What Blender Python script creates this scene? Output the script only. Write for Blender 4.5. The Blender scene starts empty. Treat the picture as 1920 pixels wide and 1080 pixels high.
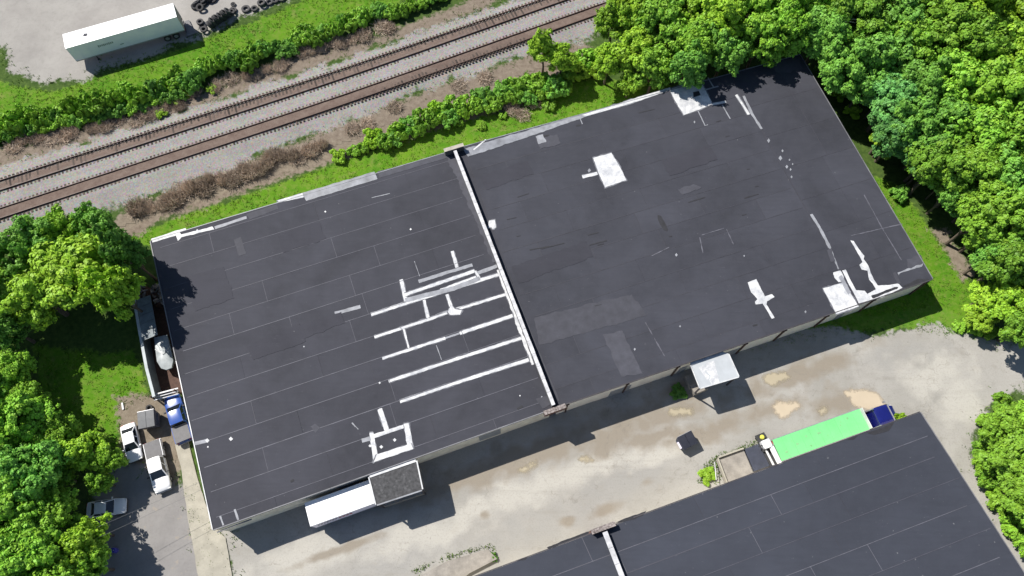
import bpy, bmesh, math, random
import numpy as np
from mathutils import Vector, Matrix
random.seed(7); rng = np.random.default_rng(7)
R = math.radians
sc = bpy.context.scene
COL = sc.collection
# ---------------------------------------------------------------- camera
F, CH, PITCH = 1400.0, 88.0, R(69.0)          # focal length in photo pixels, drone height, tilt below the horizon
cam_d = bpy.data.cameras.new('camera'); cam = bpy.data.objects.new('camera', cam_d); COL.objects.link(cam)
cam.location = (0, 0, CH); cam.rotation_euler = (R(90) - PITCH, 0, 0)
cam_d.sensor_width = 36.0; cam_d.lens = F / 1920.0 * 36.0; cam_d.clip_end = 6000; cam_d.clip_start = 0.5
sc.camera = cam
# ---------------------------------------------------------------- sky, sun, exposure
SUN_EL, SHADOW_AZ = R(50.5), R(-34.0)         # shadows fall towards SHADOW_AZ (world angle from +x)
w = bpy.data.worlds.new('World'); sc.world = w; w.use_nodes = True
nt = w.node_tree; nt.nodes.clear()
sky = nt.nodes.new('ShaderNodeTexSky'); sky.sky_type = 'NISHITA'; sky.sun_disc = False
sky.sun_elevation = SUN_EL
sdir = Vector((-math.cos(SUN_EL) * math.cos(SHADOW_AZ), -math.cos(SUN_EL) * math.sin(SHADOW_AZ), math.sin(SUN_EL)))
sky.sun_rotation = math.atan2(sdir.x, sdir.y)
sky.altitude = 300; sky.air_density = 1.0; sky.dust_density = 0.6; sky.ozone_density = 1.0
bg = nt.nodes.new('ShaderNodeBackground'); bg.inputs[1].default_value = 0.072
wo = nt.nodes.new('ShaderNodeOutputWorld')
nt.links.new(sky.outputs[0], bg.inputs[0]); nt.links.new(bg.outputs[0], wo.inputs[0])
sun_d = bpy.data.lights.new('sun', 'SUN'); sun_d.energy = 4.6; sun_d.angle = R(0.5); sun_d.color = (1.0, 0.955, 0.89)
sun = bpy.data.objects.new('sun', sun_d); COL.objects.link(sun); sun.location = (-60, 60, 120)
sun.rotation_euler = sdir.to_track_quat('Z', 'Y').to_euler()
sc.view_settings.view_transform = 'Standard'; sc.view_settings.look = 'None'
sc.view_settings.gamma = 1.0; sc.view_settings.use_curve_mapping = False
sc.view_settings.exposure = 0.62
# ---------------------------------------------------------------- pixel -> world (a direction, met with the plane at height z)
SP, CP = math.sin(PITCH), math.cos(PITCH)
def pix(x, y, z=0.0):
    a = (x - 960) / F; b = -(y - 540) / F
    dz = -SP + b * CP; t = (z - CH) / dz
    return Vector((a * t, (CP + b * SP) * t, z))
def proj(p):
    vx, vy, vz = p[0], p[1], p[2] - CH
    dep = vy * CP - vz * SP; up = vy * SP + vz * CP
    return 960 + F * vx / dep, 540 - F * up / dep
def ppm(p):
    return F / (p[1] * CP - (p[2] - CH) * SP)
# ---------------------------------------------------------------- noise for outlines and attributes
_tab = rng.random((256, 256))
def vnoise(x, y):
    x = np.asarray(x, float); y = np.asarray(y, float)
    xi = np.floor(x).astype(int); yi = np.floor(y).astype(int); fx = x - xi; fy = y - yi
    fx = fx * fx * (3 - 2 * fx); fy = fy * fy * (3 - 2 * fy)
    g = lambda i, j: _tab[i % 256, j % 256]
    return (g(xi, yi) * (1 - fx) + g(xi + 1, yi) * fx) * (1 - fy) + (g(xi, yi + 1) * (1 - fx) + g(xi + 1, yi + 1) * fx) * fy
def fbm(x, y, o=4):
    s = 0; a = 0.5; n = 0
    for k in range(o):
        s = s + a * vnoise(np.asarray(x) * 2**k + 17 * k, np.asarray(y) * 2**k + 31 * k); n += a; a *= 0.55
    return s / n - 0.5
def inside(px, py, poly):
    res = np.zeros(px.shape, bool); n = len(poly); j = n - 1
    for i in range(n):
        xi, yi = poly[i][0], poly[i][1]; xj, yj = poly[j][0], poly[j][1]
        if yi != yj:
            res ^= ((yi > py) != (yj > py)) & (px < (xj - xi) * (py - yi) / (yj - yi) + xi)
        j = i
    return res
def sdist(px, py, poly):
    d = np.full(px.shape, 1e9); n = len(poly)
    for i in range(n):
        ax, ay = poly[i][0], poly[i][1]; bx, by = poly[(i + 1) % n][0], poly[(i + 1) % n][1]
        vx, vy = bx - ax, by - ay; L = vx * vx + vy * vy + 1e-12
        t = np.clip(((px - ax) * vx + (py - ay) * vy) / L, 0, 1)
        d = np.minimum(d, np.hypot(px - ax - t * vx, py - ay - t * vy))
    return np.where(inside(px, py, poly), d, -d)
def lsdist(px, py, line):
    d = np.full(px.shape, 1e9)
    for (a, b) in zip(line[:-1], line[1:]):
        vx, vy = b[0] - a[0], b[1] - a[1]; L = vx * vx + vy * vy + 1e-12
        t = np.clip(((px - a[0]) * vx + (py - a[1]) * vy) / L, 0, 1)
        d = np.minimum(d, np.hypot(px - a[0] - t * vx, py - a[1] - t * vy))
    return d
def gp(pts, z=0.0):
    return [pix(x, y, z) for x, y in pts]
# ---------------------------------------------------------------- node materials
class NT:
    def __init__(s, name):
        s.m = bpy.data.materials.new(name); s.m.use_nodes = True
        s.t = s.m.node_tree; s.t.nodes.clear()
        s.out = s.n('ShaderNodeOutputMaterial')
    def n(s, typ, **kw):
        nd = s.t.nodes.new(typ)
        for k, v in kw.items(): setattr(nd, k, v)
        return nd
    def link(s, a, b): s.t.links.new(a, b)
    def pos(s):
        return s.n('ShaderNodeNewGeometry').outputs['Position']
    def objc(s):
        return s.n('ShaderNodeTexCoord').outputs['Object']
    def noise(s, vec, scale, detail=4, rough=0.55, dist=0.0):
        nd = s.n('ShaderNodeTexNoise'); nd.inputs['Scale'].default_value = scale
        nd.inputs['Detail'].default_value = detail; nd.inputs['Roughness'].default_value = rough
        nd.inputs['Distortion'].default_value = dist; s.link(vec, nd.inputs['Vector']); return nd.outputs['Fac']
    def ramp(s, f, lo, hi):
        nd = s.n('ShaderNodeMapRange'); nd.inputs[1].default_value = lo; nd.inputs[2].default_value = hi
        s.link(f, nd.inputs[0]); return nd.outputs[0]
    def mix(s, fac, a, b, mode='MIX'):
        nd = s.n('ShaderNodeMix', data_type='RGBA', blend_type=mode)
        for sock, v in ((nd.inputs[0], fac), (nd.inputs[6], a), (nd.inputs[7], b)):
            if isinstance(v, (int, float)): sock.default_value = v
            elif isinstance(v, (tuple, list)): sock.default_value = (*v[:3], 1)
            else: s.link(v, sock)
        return nd.outputs[2]
    def math(s, op, a, b=None):
        nd = s.n('ShaderNodeMath', operation=op)
        for i, v in enumerate((a, b)):
            if v is None: continue
            if isinstance(v, (int, float)): nd.inputs[i].default_value = v
            else: s.link(v, nd.inputs[i])
        return nd.outputs[0]
    def attr(s, name): return s.n('ShaderNodeAttribute', attribute_name=name).outputs['Fac']
    def rand(s): return s.n('ShaderNodeObjectInfo').outputs['Random']
    def done(s, col, rough=0.8, metal=0.0, bump=None, bstr=0.3, bdist=0.05, spec=0.5, transl=0.0, coat=0.0):
        b = s.n('ShaderNodeBsdfPrincipled')
        for sock, v in ((b.inputs['Base Color'], col), (b.inputs['Roughness'], rough)):
            if isinstance(v, (int, float)): sock.default_value = v
            elif isinstance(v, (tuple, list)): sock.default_value = (*v[:3], 1)
            else: s.link(v, sock)
        b.inputs['Metallic'].default_value = metal; b.inputs['Specular IOR Level'].default_value = spec
        b.inputs['Coat Weight'].default_value = coat
        if bump is not None:
            bn = s.n('ShaderNodeBump'); bn.inputs['Strength'].default_value = bstr; bn.inputs['Distance'].default_value = bdist
            s.link(bump, bn.inputs['Height']); s.link(bn.outputs[0], b.inputs['Normal'])
        if transl > 0:
            tr = s.n('ShaderNodeBsdfTranslucent'); mx = s.n('ShaderNodeMixShader'); mx.inputs[0].default_value = transl
            if isinstance(col, tuple): tr.inputs[0].default_value = (*col, 1)
            else: s.link(col, tr.inputs[0])
            s.link(b.outputs[0], mx.inputs[1]); s.link(tr.outputs[0], mx.inputs[2]); s.link(mx.outputs[0], s.out.inputs[0])
        else: s.link(b.outputs[0], s.out.inputs[0])
        return s.m
DIM = ('roof_dark_patch', 'roof_grey_patch', 'seam_tape', 'seam_tape_dark', 'seam_tape_faint', 'thin_grey_coating', 'grey_metal_trim', 'galvanised_flashing', 'parapet_side', 'concrete_dock', 'concrete_pale', 'granular_felt', 'felt_pale_blob', 'canopy_sheet', 'grey_bed_cover', 'bin_lid_plastic', 'bin_grey_steel', 'rail_rusty_steel', 'sleeper_timber', 'car_blue_paint', 'truck_navy_paint', 'green_trailer_roof', 'rusty_scrap', 'silver_boat_cover', 'weathered_sheet_metal', 'silver_vehicle_paint', 'tyre_rubber_dusty')
def simple(name, c, rough=0.7, var=0.25, scale=1.5, metal=0.0, bump=0.0, spec=0.5, world=True, rnd=0.0, coat=0.0, c2=None):
    if name in DIM: c = tuple(x * 0.7 for x in c)
    s = NT(name); v = s.pos() if world else s.objc()
    n1 = s.noise(v, scale, 5, 0.6); n2 = s.noise(v, scale * 7.3, 3, 0.6)
    dk = tuple(x * (1 - var) for x in c); lt = tuple(min(0.88, x * (1 + var)) for x in c) if c2 is None else c2
    col = s.mix(s.ramp(n1, 0.3, 0.7), dk, lt); col = s.mix(s.ramp(n2, 0.35, 0.75), col, s.mix(0.35, col, dk))
    if rnd:
        r = s.math('ADD', s.math('MULTIPLY', s.rand(), 2 * rnd), 1 - rnd)
        col = s.mix(1.0, col, r, 'MULTIPLY')
    return s.done(col, rough, metal, n2 if bump else None, bump, 0.03, spec, 0, coat)
M = {}
def roofmat(name, c, var, light, rnd):
    c = (c[0] * .58, c[1] * .575, c[2] * .535); light = (light[0] * .58, light[1] * .575, light[2] * .535)
    s = NT(name); p = s.pos()
    big = s.ramp(s.noise(p, 0.12, 5, 0.6, 0.6), 0.3, 0.7); mid = s.ramp(s.noise(p, 0.9, 6, 0.65), 0.35, 0.7); fine = s.noise(p, 9.0, 4, 0.7)
    mp = s.n('ShaderNodeMapping'); mp.inputs['Rotation'].default_value = (0, 0, R(-19.2)); mp.inputs['Scale'].default_value = (0.25, 2.2, 1)
    s.link(p, mp.inputs['Vector']); streak = s.ramp(s.noise(mp.outputs[0], 1.1, 4, 0.6), 0.45, 0.75)
    r = s.rand()
    col = s.mix(big, tuple(x * (1 - var) for x in c), tuple(x * (1 + var) for x in c))
    col = s.mix(s.math('MULTIPLY', mid, 0.35), col, light)
    col = s.mix(s.math('MULTIPLY', streak, 0.22), col, tuple(x * 0.6 for x in c))
    spots = s.ramp(s.noise(p, 2.7, 2, 0.5), 0.74, 0.80)
    col = s.mix(s.math('MULTIPLY', spots, 0.35), col, (0.3, 0.3, 0.3))
    dust = s.math('MULTIPLY', s.ramp(s.noise(mp.outputs[0], 3.5, 5, 0.75, 1.5), 0.62, 0.82), s.ramp(s.noise(p, 0.3, 4, 0.6), 0.45, 0.65))
    col = s.mix(s.math('MULTIPLY', dust, 0.5), col, (0.26, 0.26, 0.28))
    col = s.mix(1.0, col, s.math('ADD', s.math('MULTIPLY', r, 2 * rnd), 1 - rnd), 'MULTIPLY')
    col = s.mix(s.math('MULTIPLY', s.ramp(fine, 0.3, 0.8), 0.25), col, tuple(x * 1.5 for x in c))
    return s.done(col, 0.82, 0, fine, 0.15, 0.02, 0.3)
M['roof_w'] = roofmat('roof_membrane_west', (0.060, 0.062, 0.084), 0.30, (0.086, 0.087, 0.112), 0.07)
M['roof_e'] = roofmat('roof_membrane_east', (0.060, 0.063, 0.086), 0.30, (0.086, 0.088, 0.114), 0.08)
M['roof_2'] = roofmat('roof_membrane_second', (0.060, 0.067, 0.096), 0.18, (0.074, 0.082, 0.112), 0.05)
M['roof_slate'] = roofmat('roof_repair', (0.055, 0.056, 0.077), 0.2, (0.074, 0.075, 0.099), 0.05)
M['roof_dark'] = simple('roof_dark_patch', (0.028, 0.028, 0.034), 0.8, 0.3, 2)
M['roof_grey'] = simple('roof_grey_patch', (0.066, 0.067, 0.084), 0.8, 0.2, 1.2, rnd=0.15)
M['seam'] = simple('seam_tape', (0.128, 0.128, 0.155), 0.7, 0.35, 0.8)
M['seam_dark'] = simple('seam_tape_dark', (0.046, 0.046, 0.06), 0.7, 0.3, 0.8)
M['seam_faint'] = simple('seam_tape_faint', (0.082, 0.082, 0.105), 0.7, 0.3, 0.8)
def coatmat():
    s = NT('white_coating'); p = s.pos(); n1 = s.noise(p, 1.1, 6, 0.7, 0.5); n2 = s.noise(p, 6, 5, 0.7)
    col = s.mix(s.ramp(n1, 0.35, 0.62), (0.36, 0.37, 0.39), (0.62, 0.62, 0.61)); col = s.mix(s.math('MULTIPLY', s.ramp(n2, 0.5, 0.72), 0.5), col, (0.27, 0.27, 0.29))
    return s.done(col, 0.6, 0, n2, 0.2, 0.02)
M['coat'] = coatmat(); M['coat_halo'] = simple('thin_brushed_coating', (0.115, 0.118, 0.135), 0.7, 0.4, 2.5)
M['coat_thin'] = simple('thin_grey_coating', (0.34, 0.35, 0.38), 0.65, 0.3, 1.3)
M['trim_white'] = simple('white_metal_trim', (0.55, 0.55, 0.55), 0.5, 0.25, 0.9)
M['trim_grey'] = simple('grey_metal_trim', (0.22, 0.22, 0.235), 0.55, 0.35, 0.7)
M['trim_dark'] = simple('dark_metal_trim', (0.05, 0.045, 0.05), 0.6, 0.3, 1)
M['flash'] = simple('galvanised_flashing', (0.27, 0.28, 0.31), 0.5, 0.4, 0.8)
M['rust'] = simple('rusty_pipe_brown', (0.075, 0.04, 0.028), 0.85, 0.4, 3)
M['wall_grey'] = simple('wall_paint_grey', (0.80, 0.73, 0.62), 0.85, 0.12, 0.8, bump=0.1)
M['wall_beige'] = simple('wall_paint_beige', (0.76, 0.68, 0.55), 0.85, 0.22, 0.9, bump=0.15)
M['brick'] = simple('wall_dark_brick', (0.13, 0.06, 0.05), 0.9, 0.35, 4, bump=0.2)
M['parapet'] = simple('parapet_side', (0.16, 0.155, 0.15), 0.85, 0.3, 1.2)
M['cap_white'] = simple('parapet_cap', (0.50, 0.50, 0.51), 0.5, 0.35, 1.4)
M['concrete_block'] = simple('concrete_dock', (0.36, 0.33, 0.29), 0.9, 0.3, 1.0, bump=0.2)
M['concrete_pale'] = simple('concrete_pale', (0.47, 0.44, 0.36), 0.9, 0.18, 0.9, bump=0.15)
M['door'] = simple('roller_door', (0.25, 0.26, 0.27), 0.6, 0.15, 1)
M['felt'] = simple('granular_felt', (0.085, 0.085, 0.088), 0.95, 0.45, 3.0, bump=0.3)
M['felt_blob'] = simple('felt_pale_blob', (0.118, 0.118, 0.122), 0.9, 0.25, 3.0)
M['canopy_white'] = simple('canopy_sheet', (0.56, 0.59, 0.61), 0.5, 0.08, 1)
M['white_paint'] = simple('white_vehicle_paint', (0.82, 0.82, 0.82), 0.35, 0.05, 1, world=False)
M['white_side_skylit'] = simple('trailer_side_sky_tint', (0.80, 0.76, 0.90), 0.45, 0.08, 0.6, world=False)  # white side paint with a bluish skylight tint put into its colour
M['silver_paint'] = simple('silver_vehicle_paint', (0.95, 0.97, 1.0), 0.3, 0.04, 1, metal=0.0, world=False, coat=0.5)
M['car_white'] = simple('car_white_paint', (0.78, 0.78, 0.79), 0.25, 0.03, 1, world=False, coat=0.6)
M['car_blue'] = simple('car_blue_paint', (0.03, 0.10, 0.42), 0.25, 0.1, 1, world=False, coat=0.6)
M['truck_navy'] = simple('truck_navy_paint', (0.010, 0.014, 0.16), 0.25, 0.15, 1, world=False, coat=0.6)
M['green_roof'] = simple('green_trailer_roof', (0.21, 0.74, 0.27), 0.6, 0.09, 0.7, world=False)
M['green_stain'] = simple('deck_grime', (0.17, 0.40, 0.18), 0.8, 0.25, 2, world=False)
M['glass'] = simple('dark_glass', (0.012, 0.016, 0.022), 0.08, 0.1, 1, world=False, spec=0.8)
M['rubber'] = simple('tyre_rubber', (0.026, 0.026, 0.028), 0.85, 0.35, 5, world=False, rnd=0.3)
M['rubber_dusty'] = simple('tyre_rubber_dusty', (0.075, 0.072, 0.072), 0.9, 0.35, 5, world=False, rnd=0.3)
M['steel'] = simple('wheel_steel', (0.4, 0.4, 0.41), 0.4, 0.2, 3, metal=0.5, world=False)
M['chassis'] = simple('dark_chassis', (0.03, 0.03, 0.032), 0.7, 0.3, 2, world=False)
M['bed_cover'] = simple('grey_bed_cover', (0.20, 0.195, 0.20), 0.75, 0.12, 2, world=False)
M['lamp'] = simple('lamp_lens', (0.7, 0.7, 0.68), 0.15, 0.05, 2, world=False)
M['lamp_red'] = simple('tail_lens', (0.4, 0.02, 0.02), 0.2, 0.1, 2, world=False)
M['bin_grey'] = simple('bin_grey_steel', (0.125, 0.13, 0.16), 0.6, 0.25, 2, world=False)
M['bin_lid'] = simple('bin_lid_plastic', (0.16, 0.165, 0.175), 0.6, 0.15, 2, world=False)
M['bin_dark'] = simple('bin_dark_steel', (0.035, 0.04, 0.06), 0.6, 0.25, 2, world=False)
M['bin_black'] = simple('bin_black_lid', (0.018, 0.02, 0.03), 0.5, 0.2, 2, world=False)
M['ink'] = simple('faded_lettering', (0.22, 0.25, 0.28), 0.6, 0.2, 4)
M['ink_red'] = simple('red_lettering', (0.38, 0.03, 0.04), 0.6, 0.2, 4)
M['ink_dark'] = simple('dark_lettering', (0.05, 0.045, 0.06), 0.6, 0.2, 4)
M['rail'] = simple('rail_rusty_steel', (0.115, 0.06, 0.045), 0.6, 0.3, 2)
M['sleeper'] = simple('sleeper_timber', (0.105, 0.08, 0.066), 0.95, 0.35, 3, rnd=0.55)
M['wood'] = simple('weathered_wood', (0.36, 0.33, 0.28), 0.9, 0.25, 2)
M['bark'] = simple('bark', (0.11, 0.085, 0.062), 0.95, 0.4, 4, world=False)
M['dead_wood'] = simple('bleached_dead_wood', (0.36, 0.32, 0.26), 0.95, 0.3, 4, world=False)
M['lean_metal'] = simple('weathered_sheet_metal', (0.20, 0.24, 0.26), 0.6, 0.25, 1.5)
M['lean_edge'] = simple('pale_wall_coping', (0.36, 0.40, 0.41), 0.6, 0.2, 1.5)
M['rust_scrap'] = simple('rusty_scrap', (0.14, 0.095, 0.075), 0.9, 0.6, 5, c2=(0.42, 0.37, 0.35))
M['boat'] = simple('silver_boat_cover', (0.42, 0.46, 0.47), 0.45, 0.2, 1.8)
M['yellow'] = simple('yellow_plastic', (0.65, 0.62, 0.08), 0.5, 0.1, 2)
M['cable'] = simple('cable', (0.15, 0.15, 0.15), 0.7, 0.1, 1)
M['barrel_blue'] = simple('blue_plastic_drum', (0.06, 0.06, 0.35), 0.45, 0.2, 2)
def leafmat(name, c, yel, lo=0.62, hi=1.3):
    s = NT(name); r = s.rand(); a = s.attr('lv')
    col = s.mix(s.ramp(a, 0, 1), tuple(x * lo for x in c), tuple(x * hi for x in c))
    col = s.mix(s.math('MULTIPLY', s.attr('ly'), 0.55), col, yel)
    col = s.mix(1.0, col, s.math('ADD', s.math('MULTIPLY', r, 0.5), 0.76), 'MULTIPLY')
    r2 = s.math('FRACT', s.math('MULTIPLY', r, 7.31))
    col = s.mix(s.math('MULTIPLY', r2, 0.35), col, yel)
    return s.done(col, 0.55, 0, None, spec=0.3, transl=0.18)
M['leaf_a'] = leafmat('leaf_mid_green', (0.178, 0.385, 0.036), (0.30, 0.49, 0.034))
M['leaf_b'] = leafmat('leaf_deep_green', (0.140, 0.345, 0.052), (0.23, 0.44, 0.045))
M['leaf_c'] = leafmat('leaf_yellow_green', (0.225, 0.43, 0.03), (0.37, 0.53, 0.034))
M['leaf_d'] = leafmat('leaf_blue_green', (0.118, 0.33, 0.085), (0.19, 0.40, 0.07))
M['grass_leaf'] = leafmat('grass_leaf', (0.09, 0.215, 0.014), (0.22, 0.25, 0.05))
M['dead_leaf'] = leafmat('dead_brush', (0.34, 0.26, 0.20), (0.62, 0.53, 0.43), 0.15, 1.9)
# ---------------------------------------------------------------- mesh helpers
class MB:
    def __init__(s): s.v = []; s.f = []
    def add(s, vs, fs):
        o = len(s.v); s.v += [tuple(p) for p in vs]; s.f += [tuple(i + o for i in f) for f in fs]; return s
    def box(s, c, d, rz=0.0):
        hx, hy, hz = d[0] / 2, d[1] / 2, d[2] / 2; cr, sr = math.cos(rz), math.sin(rz); vs = []
        for z in (-hz, hz):
            for x, y in ((-hx, -hy), (hx, -hy), (hx, hy), (-hx, hy)):
                vs.append((c[0] + x * cr - y * sr, c[1] + x * sr + y * cr, c[2] + z))
        return s.add(vs, [(3, 2, 1, 0), (4, 5, 6, 7), (0, 1, 5, 4), (1, 2, 6, 5), (2, 3, 7, 6), (3, 0, 4, 7)])
    def prism(s, poly, z0, z1):
        n = len(poly); a = sum(poly[i][0] * poly[(i + 1) % n][1] - poly[(i + 1) % n][0] * poly[i][1] for i in range(n))
        if a < 0: poly = poly[::-1]
        vs = [(p[0], p[1], z0) for p in poly] + [(p[0], p[1], z1) for p in poly]
        return s.add(vs, [tuple(range(n))[::-1], tuple(range(n, 2 * n))] + [(i, (i + 1) % n, n + (i + 1) % n, n + i) for i in range(n)])
    def flat(s, poly, z):
        n = len(poly); a = sum(poly[i][0] * poly[(i + 1) % n][1] - poly[(i + 1) % n][0] * poly[i][1] for i in range(n))
        if a < 0: poly = poly[::-1]
        return s.add([(p[0], p[1], z) for p in poly], [tuple(range(n))])
    def beam(s, a, b, w, h, lift=0.0):
        a = Vector(a); b = Vector(b); d = (b - a)
        if d.length < 1e-6: return s
        d.normalize(); up = Vector((0, 0, 1)) if abs(d.z) < 0.95 else Vector((1, 0, 0))
        sd = d.cross(up).normalized(); u2 = sd.cross(d).normalized(); vs = []
        for p in (a, b):
            for x, z in ((-1, -1), (1, -1), (1, 1), (-1, 1)): vs.append(p + sd * (x * w / 2) + u2 * (z * h / 2 + lift))
        return s.add(vs, [(0, 1, 2, 3), (7, 6, 5, 4), (0, 4, 5, 1), (1, 5, 6, 2), (2, 6, 7, 3), (3, 7, 4, 0)])
    def tube(s, pts, rad, n=6):
        pts = [Vector(p) for p in pts]; rings = []
        for i, p in enumerate(pts):
            d = (pts[min(i + 1, len(pts) - 1)] - pts[max(i - 1, 0)]).normalized()
            up = Vector((0, 0, 1)) if abs(d.z) < 0.9 else Vector((1, 0, 0)); a = d.cross(up).normalized(); b = a.cross(d)
            r = rad[i] if isinstance(rad, (list, tuple)) else rad
            rings.append([p + a * (math.cos(t) * r) + b * (math.sin(t) * r) for t in [2 * math.pi * k / n for k in range(n)]])
        vs = [q for r_ in rings for q in r_]; fs = []
        for i in range(len(rings) - 1):
            for k in range(n): fs.append((i * n + k, i * n + (k + 1) % n, (i + 1) * n + (k + 1) % n, (i + 1) * n + k))
        fs.append(tuple(range(n))[::-1]); fs.append(tuple(range((len(rings) - 1) * n, len(rings) * n)))
        return s.add(vs, fs)
    def loft(s, rings, cap=True):
        n = len(rings[0]); vs = [q for r_ in rings for q in r_]; fs = []
        for i in range(len(rings) - 1):
            for k in range(n): fs.append((i * n + k, i * n + (k + 1) % n, (i + 1) * n + (k + 1) % n, (i + 1) * n + k))
        if cap: fs.append(tuple(range(n))[::-1]); fs.append(tuple(range((len(rings) - 1) * n, len(rings) * n)))
        return s.add(vs, fs)
    def lathe(s, prof, n=20, axis='y', c=(0, 0, 0)):
        vs = []; m = len(prof)
        for k in range(n):
            t = 2 * math.pi * k / n; ct, st = math.cos(t), math.sin(t)
            for r, a in prof:
                vs.append((c[0] + r * ct, c[1] + a, c[2] + r * st) if axis == 'y' else (c[0] + r * ct, c[1] + r * st, c[2] + a))
        fs = [(k * m + i, k * m + (i + 1) % m, ((k + 1) % n) * m + (i + 1) % m, ((k + 1) % n) * m + i) for k in range(n) for i in range(m)]
        return s.add(vs, fs)
    def mesh(s, name, mat, off=None, smooth=None):
        me = bpy.data.meshes.new(name); vs = s.v
        if off is not None: vs = [(v[0] - off[0], v[1] - off[1], v[2] - off[2]) for v in vs]
        me.from_pydata(vs, [], s.f); me.materials.append(M[mat] if isinstance(mat, str) else mat)
        bm = bmesh.new(); bm.from_mesh(me); bmesh.ops.recalc_face_normals(bm, faces=bm.faces) if len(s.f) > 1 else None; bm.to_mesh(me); bm.free()
        if smooth:
            me.polygons.foreach_set('use_smooth', [True] * len(me.polygons)); me.set_sharp_from_angle(angle=R(smooth))
        me.update(); return me
def link(name, data, parent=None, label=None, cat=None, group=None, kind=None, loc=None, rz=None):
    o = bpy.data.objects.new(name, data); COL.objects.link(o)
    if parent is not None: o.parent = parent
    if loc is not None: o.location = loc
    if rz is not None: o.rotation_euler = (0, 0, rz)
    if label: o['label'] = label
    if cat: o['category'] = cat
    if group: o['group'] = group
    if kind: o['kind'] = kind
    return o
def thing(name, loc, label, cat, group=None, rz=0.0): return link(name, None, None, label, cat, group, None, loc, rz)
def wpart(name, mb, mat, root, smooth=None, label=None):
    """a part given in world coordinates under an unrotated root (or under a part of it)"""
    top = root
    while top.parent is not None: top = top.parent
    return link(name, mb.mesh(name, mat, top.location, smooth), root, label)
def part(name, mb, mat, root, smooth=None, label=None): return link(name, mb.mesh(name, mat, None, smooth), root, label)
def copy_tree(o, parent=None):
    c = o.copy(); COL.objects.link(c); c.parent = parent
    for ch in o.children: copy_tree(ch, c)
    return c
def rough_poly(pts, step, amp, freq=0.6, closed=True):
    out = []; n = len(pts); seed = random.random() * 90
    for i in range(n if closed else n - 1):
        a = Vector(pts[i][:2]); b = Vector(pts[(i + 1) % n][:2]); L = (b - a).length; k = max(1, int(L / step))
        nrm = Vector((-(b - a).y, (b - a).x)).normalized() if L > 1e-6 else Vector((0, 0))
        for j in range(k):
            p = a.lerp(b, j / k); d = float(fbm(p.x * freq + seed, p.y * freq - seed, 4)) * 2 * amp
            out.append((p.x + nrm.x * d, p.y + nrm.y * d))
    return out
# ================================================================ SETTING: ground
def axis(lo, hi, step, far):
    core = np.arange(lo, hi + 1e-6, step); ext = []; d = step
    x = hi
    while x < far: d *= 1.35; x += d; ext.append(x)
    ext2 = []; d = step; x = lo
    while x > -far: d *= 1.35; x -= d; ext2.append(x)
    return np.array(ext2[::-1] + list(core) + ext)
def grid_mesh(name, xs, ys, zf, attrs, mat, keep=None):
    X, Y = np.meshgrid(xs, ys); nx, ny = len(xs), len(ys)
    Z = zf(X, Y); vs = np.stack([X, Y, Z], -1).reshape(-1, 3)
    i = np.arange(nx * ny).reshape(ny, nx)
    fs = np.stack([i[:-1, :-1], i[:-1, 1:], i[1:, 1:], i[1:, :-1]], -1).reshape(-1, 4)
    if keep is not None:
        k = keep(X, Y).reshape(-1); fs = fs[k[fs].all(1)]
    me = bpy.data.meshes.new(name); me.from_pydata(vs.tolist(), [], fs.tolist())
    for an, fn in attrs.items():
        a = me.attributes.new(an, 'FLOAT', 'POINT'); a.data.foreach_set('value', np.ascontiguousarray(fn(X, Y).reshape(-1), dtype=np.float32))
    me.materials.append(mat); me.update(); return me
sm = lambda d, wd: np.clip(d / wd * 0.5 + 0.5, 0, 1)
LOT = gp([(-500, 60), (-60, 70), (8, 88), (22, 130), (80, 158), (150, 150), (190, 128), (260, 112), (345, 78), (382, 62), (450, 34), (520, 10), (560, -8), (700, -70), (900, -400), (-500, -500)])
LAWN_N = gp([(215, 452), (330, 408), (470, 362), (600, 318), (640, 300), (740, 270), (830, 228), (900, 212), (960, 215), (1080, 150), (1170, 150), (1260, 140), (1260, 175), (870, 300), (300, 460)])
LAWN_E = gp([(1640, 330), (1690, 350), (1740, 420), (1800, 500), (1850, 560), (1850, 640), (1740, 625), (1690, 618), (1500, 640), (1400, 660), (1600, 560)])
LAWN_W = gp([(60, 640), (180, 660), (250, 650), (285, 740), (245, 760), (225, 790), (225, 840), (190, 860), (120, 800), (70, 700)])
LAWN_NN = gp([(-400, 300), (-200, 170), (-20, 150), (100, 172), (200, 140), (340, 92), (460, 45), (560, 2), (700, -60), (900, -100), (700, 40), (500, 88), (300, 158), (100, 205), (0, 235), (-200, 290)])
DIRT_E = gp([(1735, 425), (1775, 430), (1830, 520), (1800, 530), (1770, 470)])
DIRT_W = gp([(215, 745), (265, 735), (330, 735), (350, 840), (320, 950), (225, 850), (225, 790)])
DITCH = gp([(200, 452), (250, 420), (360, 382), (470, 345), (590, 305), (640, 285), (700, 262), (690, 250), (600, 275), (480, 325), (360, 362), (240, 400), (190, 430)])
DRY_N = gp([(-400, 390), (-100, 315), (0, 285), (120, 245), (260, 215), (420, 160), (560, 110), (700, 70), (860, 10), (1000, -60), (1060, -60), (900, 20), (640, 112), (420, 185), (200, 258), (0, 322), (-400, 450)])
DRY_S = gp([(180, 440), (240, 395), (380, 330), (560, 262), (660, 225), (760, 185), (890, 135), (1000, 100), (1090, 80), (1130, 110), (1060, 160), (960, 205), (880, 225), (800, 245), (700, 275), (600, 310), (460, 360), (320, 408), (210, 455)])
def zf_ground(X, Y):
    return -0.035 + 0.02 * fbm(X * 0.7, Y * 0.7) * 2
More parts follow.
